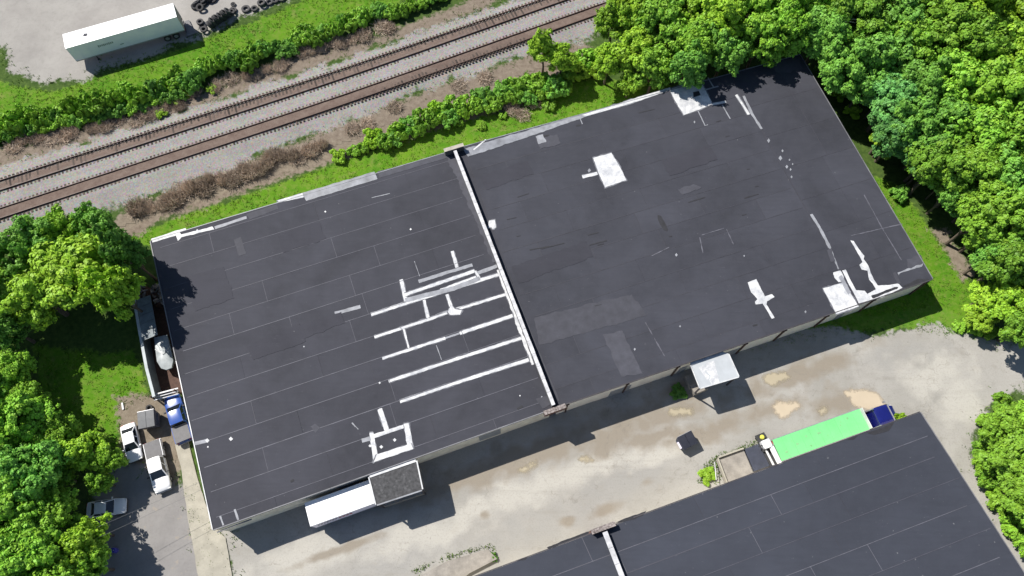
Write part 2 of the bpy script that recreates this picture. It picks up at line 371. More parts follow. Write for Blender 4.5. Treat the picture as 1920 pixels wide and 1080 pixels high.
def poly_attr(polys, wd, jit):
    def fn(X, Y):
        r = np.zeros(X.shape); near = (np.abs(X) < 130) & (Y > -60) & (Y < 150)
        x, y = X[near], Y[near]; j = fbm(x * 0.35, y * 0.35, 5) * jit
        for P in polys: r[near] = np.maximum(r[near], sm(sdist(x, y, P) + j, wd))
        return r
    return fn
def ground_col(s, p):
    n1 = s.noise(p, 0.25, 6, 0.6); n2 = s.noise(p, 1.6, 6, 0.65); n3 = s.noise(p, 8, 4, 0.7)
    wood = s.mix(s.ramp(n2, 0.35, 0.7), (0.03, 0.06, 0.012), (0.075, 0.12, 0.025))
    grass = s.mix(s.ramp(n1, 0.33, 0.68), (0.062, 0.165, 0.010), (0.13, 0.225, 0.018))
    grass = s.mix(s.ramp(n2, 0.45, 0.8), grass, (0.20, 0.215, 0.07)); grass = s.mix(s.math('MULTIPLY', s.ramp(s.noise(p, 0.55, 5, 0.7), 0.56, 0.72), 0.7), grass, (0.24, 0.20, 0.11)); grass = s.mix(s.math('MULTIPLY', s.ramp(n3, 0.45, 0.7), 0.5), grass, (0.04, 0.115, 0.008))
    dirt = s.mix(s.ramp(n2, 0.3, 0.7), (0.21, 0.17, 0.125), (0.33, 0.28, 0.215)); dirt = s.mix(s.math('MULTIPLY', s.ramp(n3, 0.5, 0.8), 0.4), dirt, (0.10, 0.08, 0.05))
    lot = s.mix(s.ramp(n1, 0.3, 0.7), (0.355, 0.335, 0.31), (0.45, 0.43, 0.395)); lot = s.mix(s.math('MULTIPLY', s.ramp(n2, 0.5, 0.75), 0.35), lot, (0.26, 0.25, 0.22))
    lot = s.mix(s.math('MULTIPLY', s.ramp(n3, 0.55, 0.8), 0.3), lot, (0.2, 0.19, 0.165))
    dry = s.mix(s.ramp(n2, 0.3, 0.7), (0.20, 0.155, 0.12), (0.33, 0.275, 0.215)); dry = s.mix(s.math('MULTIPLY', s.ramp(n3, 0.5, 0.7), 0.6), dry, (0.12, 0.10, 0.06))
    def edge(a): return s.ramp(s.math('ADD', s.attr(a), s.math('MULTIPLY', s.math('SUBTRACT', n2, 0.5), 1.1)), 0.40, 0.60)
    D7 = (0.70, 0.70, 0.70); dirt = s.mix(1.0, dirt, D7, 'MULTIPLY'); lot = s.mix(1.0, lot, D7, 'MULTIPLY'); dry = s.mix(1.0, dry, D7, 'MULTIPLY'); grass = s.mix(1.0, grass, (0.84, 0.97, 0.6), 'MULTIPLY')
    col = s.mix(edge('grass'), wood, grass); col = s.mix(edge('dry'), col, dry); col = s.mix(edge('dirt'), col, dirt); col = s.mix(edge('lot'), col, lot)
    return col, n2, n3
def mat_ground():
    s = NT('ground'); p = s.pos(); col, n2, n3 = ground_col(s, p)
    return s.done(col, 0.95, 0, n3, 0.5, 0.06, 0.15)
def over_ground(s, p, col):
    gc, g2, g3 = ground_col(s, p)
    f = s.ramp(s.math('ADD', s.attr('edge'), s.math('MULTIPLY', s.math('SUBTRACT', s.noise(p, 1.1, 6, 0.65), 0.5), 1.0)), 0.42, 0.58)
    return s.mix(f, gc, s.mix(1.0, col, (0.71, 0.71, 0.71), 'MULTIPLY'))
GATTR = {'grass': poly_attr([LAWN_N, LAWN_E, LAWN_W, LAWN_NN], 1.2, 1.6), 'dirt': poly_attr([DIRT_E, DIRT_W, DITCH], 1.4, 2.0), 'lot': poly_attr([LOT], 1.5, 3.0), 'dry': poly_attr([DRY_N, DRY_S], 1.5, 2.0)}
gm = grid_mesh('ground', axis(-100, 100, 0.5, 2500), axis(-20, 110, 0.5, 2500), zf_ground,
    GATTR, mat_ground())
link('ground', gm, kind='structure')
# ---------------------------------------------------------------- concrete yard between the two warehouses
YARD = gp([(385, 965), (700, 860), (1000, 750), (1400, 620), (1560, 610), (1640, 626), (1700, 614), (1760, 605), (1800, 622), (1880, 640), (1960, 640), (2200, 640), (2250, 700), (1990, 705), (1915, 735), (1860, 760), (1838, 800), (1822, 850), (1838, 900), (1880, 960), (1960, 1060), (2040, 1220), (1500, 1350), (600, 1350), (442, 1130), (425, 1010)])
STAINS = [  # pixel centre, radii in metres, angle, kind: 'b' brown damp, 'g' grey, 'l' pale dust
    (1000, 850, 14, 1.6, 20, 'b'), (860, 905, 7, 1.2, 19, 'b'), (1180, 800, 9, 2.0, 19, 'b'), (1350, 800, 6, 1.5, 22, 'b'), (1500, 700, 9, 1.3, 19, 'b'),
    (1230, 820, 4, .9, 15, 'b'), (1440, 770, 5, 1.2, 20, 'b'), (1560, 760, 4, 1.6, 20, 'b'), (1100, 880, 10, 1.2, 20, 'l'), (960, 930, 9, 1.6, 19, 'l'), (1250, 850, 6, 1.0, 18, 'l'),
    (800, 1000, 7, 1.8, 19, 'l'), (560, 1050, 6, 2.0, 20, 'l'), (1000, 1000, 8, 2.2, 20, 'g'), (760, 1040, 7, 1.6, 22, 'g'), (1180, 900, 5, 2.0, 20, 'g'), (907, 965, .5, .35, 0, 'b'), (1212, 905, .9, .5, 30, 'b'),
    (1062, 977, .7, .5, 20, 'b'), (1750, 700, 4, 3, 0, 'l'), (1800, 760, 3, 3, 0, 'l'), (1700, 660, 6, 1.4, 10, 'g'), (1280, 720, 2.2, .8, 20, 'b'), (1455, 710, 1.5, .5, 15, 'b'),
    (640, 1030, 5, .5, 18, 'b'), (780, 1010, 3, .5, 10, 'g'), (1130, 960, 2, .6, 25, 'b'), (1150, 1000, 3, .6, 20, 'b'), (980, 870, 1.6, .5, 15, 'l'), (930, 910, 2, .4, 10, 'l')]
def stain_attr(kind):
    def fn(X, Y):
        r = np.zeros(X.shape)
        for (x, y, a, b, an, k) in STAINS:
            if k != kind: continue
            c = pix(x, y); t = R(an); dx, dy = X - c.x, Y - c.y
            u = (dx * math.cos(t) + dy * math.sin(t)) / a; v = (-dx * math.sin(t) + dy * math.cos(t)) / b
            d = np.hypot(u, v) + 2.0 * fbm(X * 0.55 + a * 3, Y * 0.55, 5)
            r = np.maximum(r, np.clip(1.35 - d, 0, 1))
        return r
    return fn
def mat_yard():
    s = NT('yard_concrete'); p = s.pos()
    n1 = s.noise(p, 0.11, 6, 0.6, 0.8); n2 = s.noise(p, 0.7, 7, 0.62, 0.4); n3 = s.noise(p, 5, 6, 0.7); n4 = s.noise(p, 22, 3, 0.6)
    col = s.mix(s.ramp(n1, 0.3, 0.7), (0.355, 0.34, 0.305), (0.475, 0.455, 0.415))
    col = s.mix(s.math('MULTIPLY', s.ramp(n2, 0.5, 0.8), 0.5), col, (0.33, 0.315, 0.285))
    brk = s.math('MULTIPLY', s.math('SUBTRACT', n2, 0.5), 1.0)
    bf = s.ramp(s.math('ADD', s.attr('b'), brk), 0.05, 0.85); gf = s.ramp(s.math('ADD', s.attr('g'), brk), 0.1, 0.95); lf = s.ramp(s.math('ADD', s.attr('l'), brk), 0.1, 0.9)
    col = s.mix(s.math('MULTIPLY', gf, 0.75), col, (0.37, 0.36, 0.335)); col = s.mix(s.math('MULTIPLY', lf, 0.9), col, (0.56, 0.535, 0.475))
    col = s.mix(s.math('MULTIPLY', bf, 0.85), col, (0.30, 0.255, 0.195))
    crk = s.n('ShaderNodeTexVoronoi', feature='DISTANCE_TO_EDGE'); crk.inputs['Scale'].default_value = 0.13
    wv = s.n('ShaderNodeVectorMath', operation='ADD'); nz = s.n('ShaderNodeTexNoise'); nz.inputs['Scale'].default_value = 0.5; nz.inputs['Detail'].default_value = 5
    s.link(p, nz.inputs['Vector']); sc_ = s.n('ShaderNodeVectorMath', operation='SCALE'); sc_.inputs[3].default_value = 5.0; s.link(nz.outputs['Color'], sc_.inputs[0])
    s.link(p, wv.inputs[0]); s.link(sc_.outputs[0], wv.inputs[1]); s.link(wv.outputs[0], crk.inputs['Vector'])
    cf = s.math('MULTIPLY', s.math('SUBTRACT', 1.0, s.ramp(crk.outputs['Distance'], 0.0, 0.012)), s.ramp(n2, 0.42, 0.62))
    col = s.mix(s.math('MULTIPLY', cf, 0.5), col, (0.20, 0.18, 0.15))
    col = s.mix(s.math('MULTIPLY', s.ramp(n3, 0.5, 0.75), 0.55), col, (0.27, 0.25, 0.22)); col = s.mix(s.math('MULTIPLY', s.ramp(n4, 0.52, 0.72), 0.35), col, (0.62, 0.6, 0.55))
    spot = s.ramp(s.noise(p, 1.9, 3, 0.5), 0.70, 0.78); col = s.mix(s.math('MULTIPLY', spot, 0.55), col, (0.16, 0.14, 0.115))
    mpt = s.n('ShaderNodeMapping'); mpt.inputs['Rotation'].default_value = (0, 0, R(-19.5)); mpt.inputs['Scale'].default_value = (0.05, 1.3, 1); s.link(p, mpt.inputs['Vector'])
    trk = s.math('MULTIPLY', s.ramp(s.noise(mpt.outputs[0], 1.0, 6, 0.7, 0.3), 0.52, 0.68), s.ramp(n2, 0.35, 0.65)); col = s.mix(s.math('MULTIPLY', trk, 0.32), col, (0.26, 0.24, 0.205))
    col = over_ground(s, p, col)
    return s.done(col, 0.88, 0, n3, 0.25, 0.03, 0.3)
yx = np.arange(-42, 100, 0.33); yy = np.arange(-30, 46, 0.33)
link('concrete_yard', grid_mesh('concrete_yard', yx, yy, lambda X, Y: 0 * X, {**{k: stain_attr(k) for k in 'bgl'}, **GATTR, 'edge': poly_attr([YARD], 1.4, 1.8)}, mat_yard(),
     keep=lambda X, Y: sdist(X, Y, YARD) > -2.4), kind='structure')
# ---------------------------------------------------------------- asphalt drive and concrete strip at the west end
def mat_asphalt():
    s = NT('drive_asphalt'); p = s.pos(); n1 = s.noise(p, 0.3, 5, 0.6); n2 = s.noise(p, 3, 5, 0.7); n3 = s.noise(p, 14, 3, 0.7)
    col = s.mix(s.ramp(n1, 0.3, 0.7), (0.27, 0.258, 0.25), (0.36, 0.345, 0.33)); col = s.mix(s.math('MULTIPLY', s.ramp(n2, 0.5, 0.8), 0.4), col, (0.19, 0.17, 0.16))
    col = s.mix(s.math('MULTIPLY', s.ramp(n3, 0.5, 0.8), 0.3), col, (0.36, 0.34, 0.32))
    spot = s.ramp(s.noise(p, 0.9, 4, 0.6), 0.62, 0.68); col = s.mix(s.math('MULTIPLY', spot, 0.6), col, (0.40, 0.35, 0.29))
    col = over_ground(s, p, col)
    return s.done(col, 0.9, 0, n3, 0.3, 0.02, 0.3)
DRIVE = gp([(218, 870), (250, 862), (320, 900), (345, 905), (372, 990), (395, 1090), (420, 1200), (-100, 1250), (-60, 1130), (100, 1060), (170, 990), (185, 900)])
link('asphalt_drive', grid_mesh('asphalt_drive', np.arange(-75, -28, 0.33), np.arange(-16, 18, 0.33), lambda X, Y: 0.004 + 0 * X, {**GATTR, 'edge': poly_attr([DRIVE], 1.4, 1.8)}, mat_asphalt(),
     keep=lambda X, Y: sdist(X, Y, DRIVE) > -2.2), kind='structure')
mb = MB(); STRIP = gp([(328, 832), (352, 826), (372, 900), (398, 985), (424, 1008), (442, 1130), (400, 1150), (370, 1075), (350, 960), (340, 880)], 0.12)
mb.prism(rough_poly(STRIP, 0.4, 0.12), -0.05, 0.12); link('concrete_walkway', mb.mesh('concrete_walkway', 'concrete_pale'), kind='structure')
# muddy puddles lying in dips of the yard
def mat_puddle(name, c):
    s = NT(name); n = s.noise(s.pos(), 0.8, 3, 0.5); col = s.mix(s.ramp(n, 0.3, 0.7), tuple(x * 0.94 for x in c), c); m = s.done(col, 0.3, spec=0.35); sh = s.out.inputs[0].links[0].from_socket; tr = s.n('ShaderNodeBsdfTransparent'); mx = s.n('ShaderNodeMixShader'); s.link(s.ramp(s.math('ADD', s.attr('edge'), s.math('MULTIPLY', s.math('SUBTRACT', s.noise(s.pos(), 2.2, 6, 0.7), 0.5), 0.7)), 0.3, 0.62), mx.inputs[0]); s.link(tr.outputs[0], mx.inputs[1]); s.link(sh, mx.inputs[2]); s.link(mx.outputs[0], s.out.inputs[0]); return m
M['puddle'] = mat_puddle('muddy_water', (0.47, 0.395, 0.29)); M['puddle_pale'] = mat_puddle('drying_mud', (0.38, 0.33, 0.235))
for k, (pts, m) in enumerate([
    ([(1450, 762), (1458, 754), (1474, 757), (1492, 753), (1500, 762), (1490, 770), (1478, 782), (1464, 783), (1456, 773)], 'puddle'),
    ([(1586, 736), (1600, 732), (1640, 736), (1652, 746), (1656, 760), (1626, 768), (1612, 764), (1598, 756), (1594, 745)], 'puddle'),
    ([(1432, 708), (1448, 700), (1472, 699), (1478, 708), (1462, 716), (1450, 723), (1436, 717)], 'puddle_pale'),
    ([(1258, 768), (1278, 764), (1296, 766), (1298, 776), (1270, 780), (1256, 775)], 'puddle_pale'),
    ([(1532, 768), (1546, 762), (1552, 770), (1540, 778)], 'puddle_pale'),
    ([(972, 882), (992, 872), (1006, 866), (1004, 873), (990, 882)], 'puddle_pale'),
    ([(1085, 860), (1100, 855), (1112, 862), (1096, 868)], 'puddle_pale')]):
    P_ = gp(pts); x0, x1, y0, y1 = min(p.x for p in P_), max(p.x for p in P_), min(p.y for p in P_), max(p.y for p in P_)
    link('puddle', grid_mesh('puddle', np.arange(x0 - .9, x1 + .9, .12), np.arange(y0 - .9, y1 + .9, .12), lambda X, Y: .006 + 0 * X, {'edge': lambda X, Y: sm(sdist(X, Y, P_) + .7 * fbm(X * .9, Y * .9, 5), .8)}, M[m], keep=lambda X, Y: sdist(X, Y, P_) > -.8), kind='structure')
# ================================================================ RAILWAY
BALLAST = gp([(-900, 640), (-300, 425), (0, 312), (200, 254), (420, 184), (640, 112), (900, 22), (1000, -12), (1300, -130), (1700, -250), (1700, -150), (1320, -20), (1170, 45), (1100, 76), (1000, 98), (890, 135), (760, 182), (660, 225), (560, 262), (470, 300), (370, 335), (260, 375), (190, 402), (60, 430), (0, 450), (-300, 560), (-900, 800)])
def mat_ballast():
    s = NT('ballast'); p = s.pos(); n1 = s.noise(p, 0.2, 5, 0.6); n2 = s.noise(p, 1.2, 6, 0.7); v = s.n('ShaderNodeTexVoronoi'); v.inputs['Scale'].default_value = 7.0; s.link(p, v.inputs['Vector'])
    n3 = s.noise(p, 7, 4, 0.8)
    col = s.mix(s.ramp(n1, 0.3, 0.7), (0.325, 0.305, 0.285), (0.39, 0.372, 0.35)); col = s.mix(s.math('MULTIPLY', s.ramp(n2, 0.45, 0.75), 0.5), col, (0.29, 0.26, 0.225))
    col = s.mix(0.35, col, v.outputs['Color'], 'SOFT_LIGHT'); col = s.mix(s.math('MULTIPLY', s.ramp(n3, 0.5, 0.75), 0.45), col, (0.19, 0.175, 0.16))
    br = s.ramp(s.math('ADD', s.attr('br'), s.math('MULTIPLY', s.math('SUBTRACT', n2, 0.5), 0.7)), 0.35, 0.75)
    brown = s.mix(s.ramp(n2, 0.3, 0.7), (0.16, 0.112, 0.092), (0.26, 0.20, 0.165)); brown = s.mix(s.math('MULTIPLY', s.ramp(n3, 0.5, 0.7), 0.5), brown, (0.09, 0.055, 0.042))
    col = s.mix(br, col, brown)
    col = over_ground(s, p, col)
    return s.done(col, 0.95, 0, n3, 0.6, 0.08, 0.2)
def track_line(pts):
    P = [pix(x, y, 0.5) for x, y in pts]; a = (P[1] - P[0]).normalized(); b = (P[-1] - P[-2]).normalized()
    P = [P[0] - a * 45] + P + [P[-1] + b * 70]; out = []
    for i in range(len(P) - 1):
        n = max(1, int((P[i + 1] - P[i]).length / 1.5))
        for j in range(n): out.append(P[i].lerp(P[i + 1], j / n))
    out.append(P[-1])
    for _ in range(60): out = [out[0]] + [(out[i - 1] + out[i] * 2 + out[i + 1]) / 4 for i in range(1, len(out) - 1)] + [out[-1]]
    return out
T1 = track_line([(0, 347.5), (640, 140), (1034, 1)]); T2 = track_line([(0, 400), (640, 189), (1150, 8)])
def zf_bal(X, Y):
    d = np.minimum(lsdist(X, Y, T1), lsdist(X, Y, T2)); e = sdist(X, Y, BALLAST)
    d1 = lsdist(X, Y, T1); d2 = lsdist(X, Y, T2); mid = np.maximum(np.clip((0.95 - d1) * 4, 0, 1) * (0.045 + 0.09 * fbm(X * 0.3, Y * 0.3, 3)), np.clip((0.95 - d2) * 4, 0, 1) * (0.08 + 0.05 * fbm(X * 0.3, Y * 0.3, 3)))
    return np.clip(e * 0.12 + 0.012, 0.006, 0.36) - np.clip((d - 1.6) * 0.05, 0, 0.06) * np.clip(e / 3, 0, 1) + 0.03 * fbm(X * 2, Y * 2, 3) * np.clip(e / 2, 0, 1) + mid
def br_attr(X, Y):
    d1 = lsdist(X, Y, T1); d2 = lsdist(X, Y, T2); return np.maximum(np.clip(1.35 - d1, 0, 1) * 0.8, np.clip(1.45 - d2, 0, 1.0))
link('rail_ballast', grid_mesh('rail_ballast', np.arange(-110, 62, 0.4), np.arange(18, 108, 0.4), zf_bal, {'br': br_attr, **GATTR, 'edge': poly_attr([BALLAST], 2.0, 3.0)}, mat_ballast(),
     keep=lambda X, Y: sdist(X, Y, BALLAST) > -3.2), kind='structure')
sl = MB().box((0, 0, 0), (0.24, 2.5, 0.18)).mesh('sleeper', 'sleeper')
rail_prof = [(-.075, 0), (.075, 0), (.075, .02), (.018, .035), (.018, .12), (.04, .13), (.04, .17), (-.04, .17), (-.04, .13), (-.018, .12), (-.018, .035), (-.075, .02)]
for T, lab in ((T1, 'rusty railway track beside the vine hedge'), (T2, 'rusty railway track on the warehouse side of the ballast')):
    root = thing('railway_track', T[len(T) // 2] * 1.0, lab, 'railway track'); root.location.z = 0
    off = root.location
    for sd in (-1, 1):
        rings = []
        for i, p in enumerate(T):
            d = (T[min(i + 1, len(T) - 1)] - T[max(i - 1, 0)]).normalized(); nrm = Vector((-d.y, d.x, 0))
            rings.append([p + nrm * (sd * 0.7525 + a) + Vector((0, 0, b - 0.5 + 0.43)) for a, b in rail_prof])
        wpart('rail', MB().loft(rings), 'rail', root)
    acc = 0; k = 0; D = 0.52; cnt = 0
    for i in range(len(T) - 1):
        seg = (T[i + 1] - T[i]); L = seg.length
        while acc < L:
            p = T[i] + seg * (acc / L); x, y = proj(p)
            if -140 < x < 1240 and -90 < y < 480 and cnt < 300:
                link('sleeper', sl, root, loc=(p.x - off.x + random.uniform(-.03, .03), p.y - off.y, 0.30 + random.uniform(-.03, .03)), rz=math.atan2(seg.y, seg.x) + random.uniform(-.025, .025)); cnt += 1
            acc += D
        acc -= L
# ================================================================ WAREHOUSE
RZ = 4.8
zc = [RZ + 0.034]
def nz(): zc[0] += 0.00008; return zc[0]
WSW, WSE, WNW, WNE = pix(400, 993, RZ), pix(1034, 767, RZ), pix(283, 452, RZ), pix(846, 284, RZ)
ESW, ESE, ENW, ENE = pix(1046, 762, RZ), pix(1748, 523, RZ), pix(868, 276, RZ), pix(1500, 103, RZ)
WSW, WSE, WNW, WNE, ESW, ESE, ENW, ENE = [Vector((p.x, p.y, 0)) for p in (WSW, WSE, WNW, WNE, ESW, ESE, ENW, ENE)]
wh = thing('warehouse', ((WSW + ENE) / 2), 'long low warehouse with dark membrane roof, white coated seams and dividing parapet', 'warehouse')
def bil(c, a, b):
    sw, se, nw, ne = c; return (sw.lerp(se, a)).lerp(nw.lerp(ne, a), b)
WQ = (WSW, WSE, WNW, WNE); EQ = (ESW, ESE, ENW, ENE)
def outward(poly):
    c = sum(poly, Vector()) / len(poly); return c
def walls(quad, root, mats, z1, inset=0.05, thick=0.3):
    sw, se, nw, ne = quad; cen = (sw + se + nw + ne) / 4; ring = [sw, se, ne, nw]
    for i, m in enumerate(mats):
        if m is None: continue
        a, b = ring[i], ring[(i + 1) % 4]; d = (b - a).normalized(); nrm = Vector((d.y, -d.x, 0))
        if nrm.dot((a + b) / 2 - cen) < 0: nrm = -nrm
        off = -nrm * (inset + thick / 2)
        ea = 0.3 if i in (1, 3) else 0.6; 
        wpart('wall', MB().beam((a + d * (0.05 if i % 2 == 0 else 0.36)) + off + Vector((0, 0, z1 / 2)), (b - d * (0.05 if i % 2 == 0 else 0.36)) + off + Vector((0, 0, z1 / 2)), thick, z1), m, root)
walls(WQ, wh, ['wall_beige', None, 'wall_grey', 'wall_grey'], RZ - 0.33)
walls(EQ, wh, ['wall_grey', 'wall_grey', 'wall_grey', None], RZ - 0.33)
deckW = wpart('roof_deck', MB().prism([WSW, WSE, WNE, WNW], RZ - 0.32, RZ), 'trim_dark', wh)
deckE = wpart('roof_deck', MB().prism([ESW, ESE, ENE, ENW], RZ - 0.32, RZ), 'trim_dark', wh)
fillr = wpart('roof_infill', MB().prism([WSE, ESW, ENW, WNE], RZ - .3, RZ - .01), 'roof_w', wh)
def sheet_mesh(poly, z, mat, root, name='roof_sheet'):
    return wpart(name, MB().prism([p for p in poly], RZ + 0.004, z), mat, root)
def seam(a, b, root, wd=0.09, mat='seam', z=None, name='seam_strip'):
    return wpart(name, MB().beam(a + Vector((0, 0, (z or nz()))), b + Vector((0, 0, (z or nz()))), wd, 0.008), mat, root)
def lay_sheets(fpt, rows, cuts_fn, root, mat, seams=True, smat='seam', z0=RZ, crossmat='seam'):
    """fpt(a,b) -> world point; rows = fractions b; cuts_fn(k) -> list of fractions a"""
    for k in range(len(rows) - 1):
        b0, b1 = rows[k], rows[k + 1]; cs = cuts_fn(k)
        for j in range(len(cs) - 1):
            P = [fpt(cs[j], b0), fpt(cs[j + 1], b0), fpt(cs[j + 1], b1), fpt(cs[j], b1)]
            c = sum(P, Vector()) / 4; P = [c + (p - c) * 0.9985 for p in P]
            wpart('roof_sheet', MB().prism(P, z0 + 0.004, z0 + 0.016 + random.uniform(0, .012)), mat, root)
            if seams and j > 0 and random.random() < 0.45:
                a = fpt(cs[j], b0); b = fpt(cs[j], b1); seam(a, b, root, 0.06, crossmat, z0 + 0.031 + 0.0002 * (k % 7))
        if seams and k > 0:
            st = 0.0
            n = 3; 
            a = fpt(random.uniform(0, .03), b0); b = fpt(1 - random.uniform(0, .03), b0); seam(a, b, root, random.uniform(.05, .085), smat if random.random() < (.95 if b0 < .55 else .3) or smat != 'seam' else 'seam_faint', z0 + 0.0325)
VW = 35.5
rowsW = [0] + [v / VW for v in np.arange(1.12, 35.0, 2.76)] + [1.0]
def cutsW(k):
    base = [0.0, 0.30 + 0.05 * (k % 3), 0.70 - 0.04 * (k % 4), 1.0]; return base if k % 2 else [0.0, 0.18, 0.52 + 0.02 * (k % 3), 0.83, 1.0]
lay_sheets(lambda a, b: bil(WQ, a, b), rowsW, cutsW, deckW, 'roof_w', crossmat='seam_faint')
J0, J1 = pix(1613, 575, RZ), pix(1372, 145, RZ); J0.z = J1.z = 0
fJ0 = (J0 - ESW).length / (ESE - ESW).length; fJ1 = (J1 - ENW).length / (ENE - ENW).length
EL = (ESW, bil(EQ, fJ0, 0), ENW, bil(EQ, fJ1, 1)); ER = (bil(EQ, fJ0, 0), ESE, bil(EQ, fJ1, 1), ENE)
rowsE = [0] + [v / 35.0 for v in np.arange(1.9, 34.0, 2.95)] + [1.0]
lay_sheets(lambda a, b: bil(EL, a, b), rowsE, lambda k: [0, .22 + .03 * (k % 3), .55 - .04 * (k % 2), .8 + .03 * (k % 3), 1.0] if k % 2 else [0, .12, .40 + .03 * (k % 4), .68, 1.0], deckE, 'roof_e', smat='seam_dark', crossmat='seam_dark')
lay_sheets(lambda a, b: bil(ER, a, b), [0, .13, .28, .42, .56, .7, .84, 1.0], lambda k: [0, .55 if k < 4 else .62, 1.0], deckE, 'roof_e', smat='seam_dark', crossmat='seam_dark')
seam(bil(ER, 0, 0.0), bil(ER, 0, 1.0), deckE, 0.12, 'seam_dark', RZ + 0.0345)
# ---- painted coatings, tapes and repairs, each a piece of its own
def coat(pts, mat='coat', deck=None, amp=0.10, step=0.18, name='coating_patch', zb=RZ):
    P = [pix(x, y, zb) for x, y in pts]
    if mat == 'coat' and 3 < len(P) < 9 and (P[0] - P[2]).length > 1.2:
        c_ = sum(P, Vector()) / len(P); wpart('coating_halo', MB().flat(rough_poly([p + (p - c_).normalized() * .16 for p in P], .15, .16, 1.6), nz() - RZ + zb), 'coat_halo', deck)
    wpart(name, MB().flat(rough_poly(P, step, amp * 1.4, 1.4), nz() - RZ + zb), mat, deck)
def stripe(pts, wpx, mat='coat', deck=None, amp=0.05, name='coating_stripe', zb=RZ):
    if mat == 'coat': stripe(pts, wpx + 2.6, 'coat_halo', deck, .08, 'coating_halo', zb)
    P = [pix(x, y, zb) for x, y in pts]; wd = wpx / ppm(P[0]); L = []; Rr = []
    for i, p in enumerate(P):
        d = (P[min(i + 1, len(P) - 1)] - P[max(i - 1, 0)]); d.z = 0; d.normalize(); nrm = Vector((-d.y, d.x, 0))
        L.append(p + nrm * wd / 2); Rr.append(p - nrm * wd / 2)
    wpart(name, MB().flat(rough_poly(L + Rr[::-1], 0.2, amp * 1.5, 1.8), nz() - RZ + zb), mat, deck)
D = deckW
for pts, wd in [([(696, 590), (760, 569), (850, 541), (934, 515)], 6), ([(702, 632), (800, 600), (850, 582), (948, 552)], 5.5), ([(717, 672), (835, 634)], 5), ([(862, 625), (964, 591)], 6), ([(729, 715), (850, 675), (980, 633)], 5.5), ([(750, 753), (870, 713), (996, 673)], 6),
                ([(752, 524), (757, 545), (761, 565)], 6), ([(759, 553), (820, 532), (890, 508)], 6), ([(848, 471), (857, 502)], 5.5), ([(795, 562), (803, 598)], 5), ([(757, 617), (767, 655)], 3.2),
                ([(826, 544), (893, 519)], 4), ([(712, 767), (725, 806)], 8), ([(891, 508), (899, 522)], 4), ([(838, 552), (846, 575)], 5.5)]:
    stripe(pts, wd, 'coat', D)
coat([(846, 572), (853, 580), (866, 582), (862, 590), (844, 590), (840, 585)], 'coat', D, .05)
for pts, wd in [([(785, 528), (845, 509), (886, 497)], 6.5), ([(896, 512), (932, 499)], 7), ([(760, 563), (850, 541), (900, 522)], 9), ([(835, 634), (862, 625)], 4), ([(628, 588), (676, 575)], 7), ([(818, 647), (828, 675)], 1.6), ([(777, 490), (787, 518)], 1.4), ([(660, 793), (672, 805)], 1.8), ([(697, 371), (731, 363)], 1.6),
                ([(365, 832), (390, 826)], 7), ([(413, 968), (419, 985)], 3.5), ([(440, 955), (447, 975)], 3.5), ([(445, 447), (455, 478)], 14)]:
    stripe(pts, wd, 'coat_thin' if wd != 14 else 'roof_grey', D, .04)
for q in [[(699, 822), (700, 815), (765, 793), (767, 800)], [(693, 812), (700, 811), (709, 858), (700, 867)], [(757, 795), (766, 793), (775, 836), (764, 838)], [(700, 867), (707, 852), (770, 832), (775, 842)]]: coat(q, 'coat', D, .06)
for x, y, r in [(715, 838, 3.5), (740, 825, 3.5), (694, 836, 3), (433, 823, 4), (389, 826, 4), (390, 838, 2), (712, 718, 2.5), (370, 432, 2), (610, 397, 2), (770, 430, 2), (570, 650, 1.5), (975, 742, 1.6)]:
    coat([(x - r, y), (x, y - r), (x + r, y), (x, y + r)], 'coat', D, .02, .1)
coat([(678, 823), (694, 818), (696, 826), (680, 830)], 'coat_thin', D, .04)
coat([(582, 800), (590, 795), (600, 802), (592, 812)], 'roof_grey', D, .1)
# north-west corner and north edge flashings
coat([(283, 448), (318, 437), (326, 434), (348, 428), (350, 432), (337, 436), (340, 440), (398, 425), (402, 430), (340, 445), (334, 452), (330, 442), (286, 455)], 'coat', D, .05)
coat([(402, 425), (462, 405), (463, 410), (404, 430)], 'coat_thin', D, .04); coat([(520, 376), (567, 362), (570, 370), (524, 380)], 'coat', D, .05)
coat([(567, 362), (702, 322), (708, 336), (574, 377)], 'flash', D, .06); coat([(462, 402), (520, 383), (522, 392), (468, 412)], 'roof_grey', D, .08)
coat([(708, 322), (835, 287), (838, 296), (712, 334)], 'roof_grey', D, .05)
coat([(836, 290), (858, 300), (890, 380), (935, 490), (925, 492), (880, 390), (846, 310)], 'roof_grey', D, .25)
D = deckE
coat([(1112, 296), (1146, 287), (1160, 309), (1174, 338), (1134, 352), (1122, 325)], 'coat', D, .06); stripe([(1092, 332), (1120, 325)], 6, 'coat', D, .04); coat([(1102, 320), (1105, 316), (1108, 320), (1104, 324)], 'coat_thin', D, .02)
coat([(917, 414), (928, 412), (930, 426), (924, 430), (921, 426), (915, 428)], 'coat', D, .04)
coat([(1402, 530), (1418, 523), (1427, 542), (1434, 556), (1447, 552), (1452, 557), (1438, 565), (1437, 571), (1452, 596), (1447, 598), (1430, 569), (1417, 571), (1415, 566), (1420, 561), (1408, 548)], 'coat', D, .04, .15)
coat([(1543, 541), (1582, 530), (1596, 553), (1610, 575), (1568, 589), (1556, 566)], 'coat', D, .05)
coat([(1562, 512), (1575, 508), (1580, 516), (1584, 529), (1572, 529), (1564, 520)], 'coat', D, .08); coat([(1572, 520), (1578, 516), (1596, 548), (1590, 553)], 'coat_thin', D, .08)
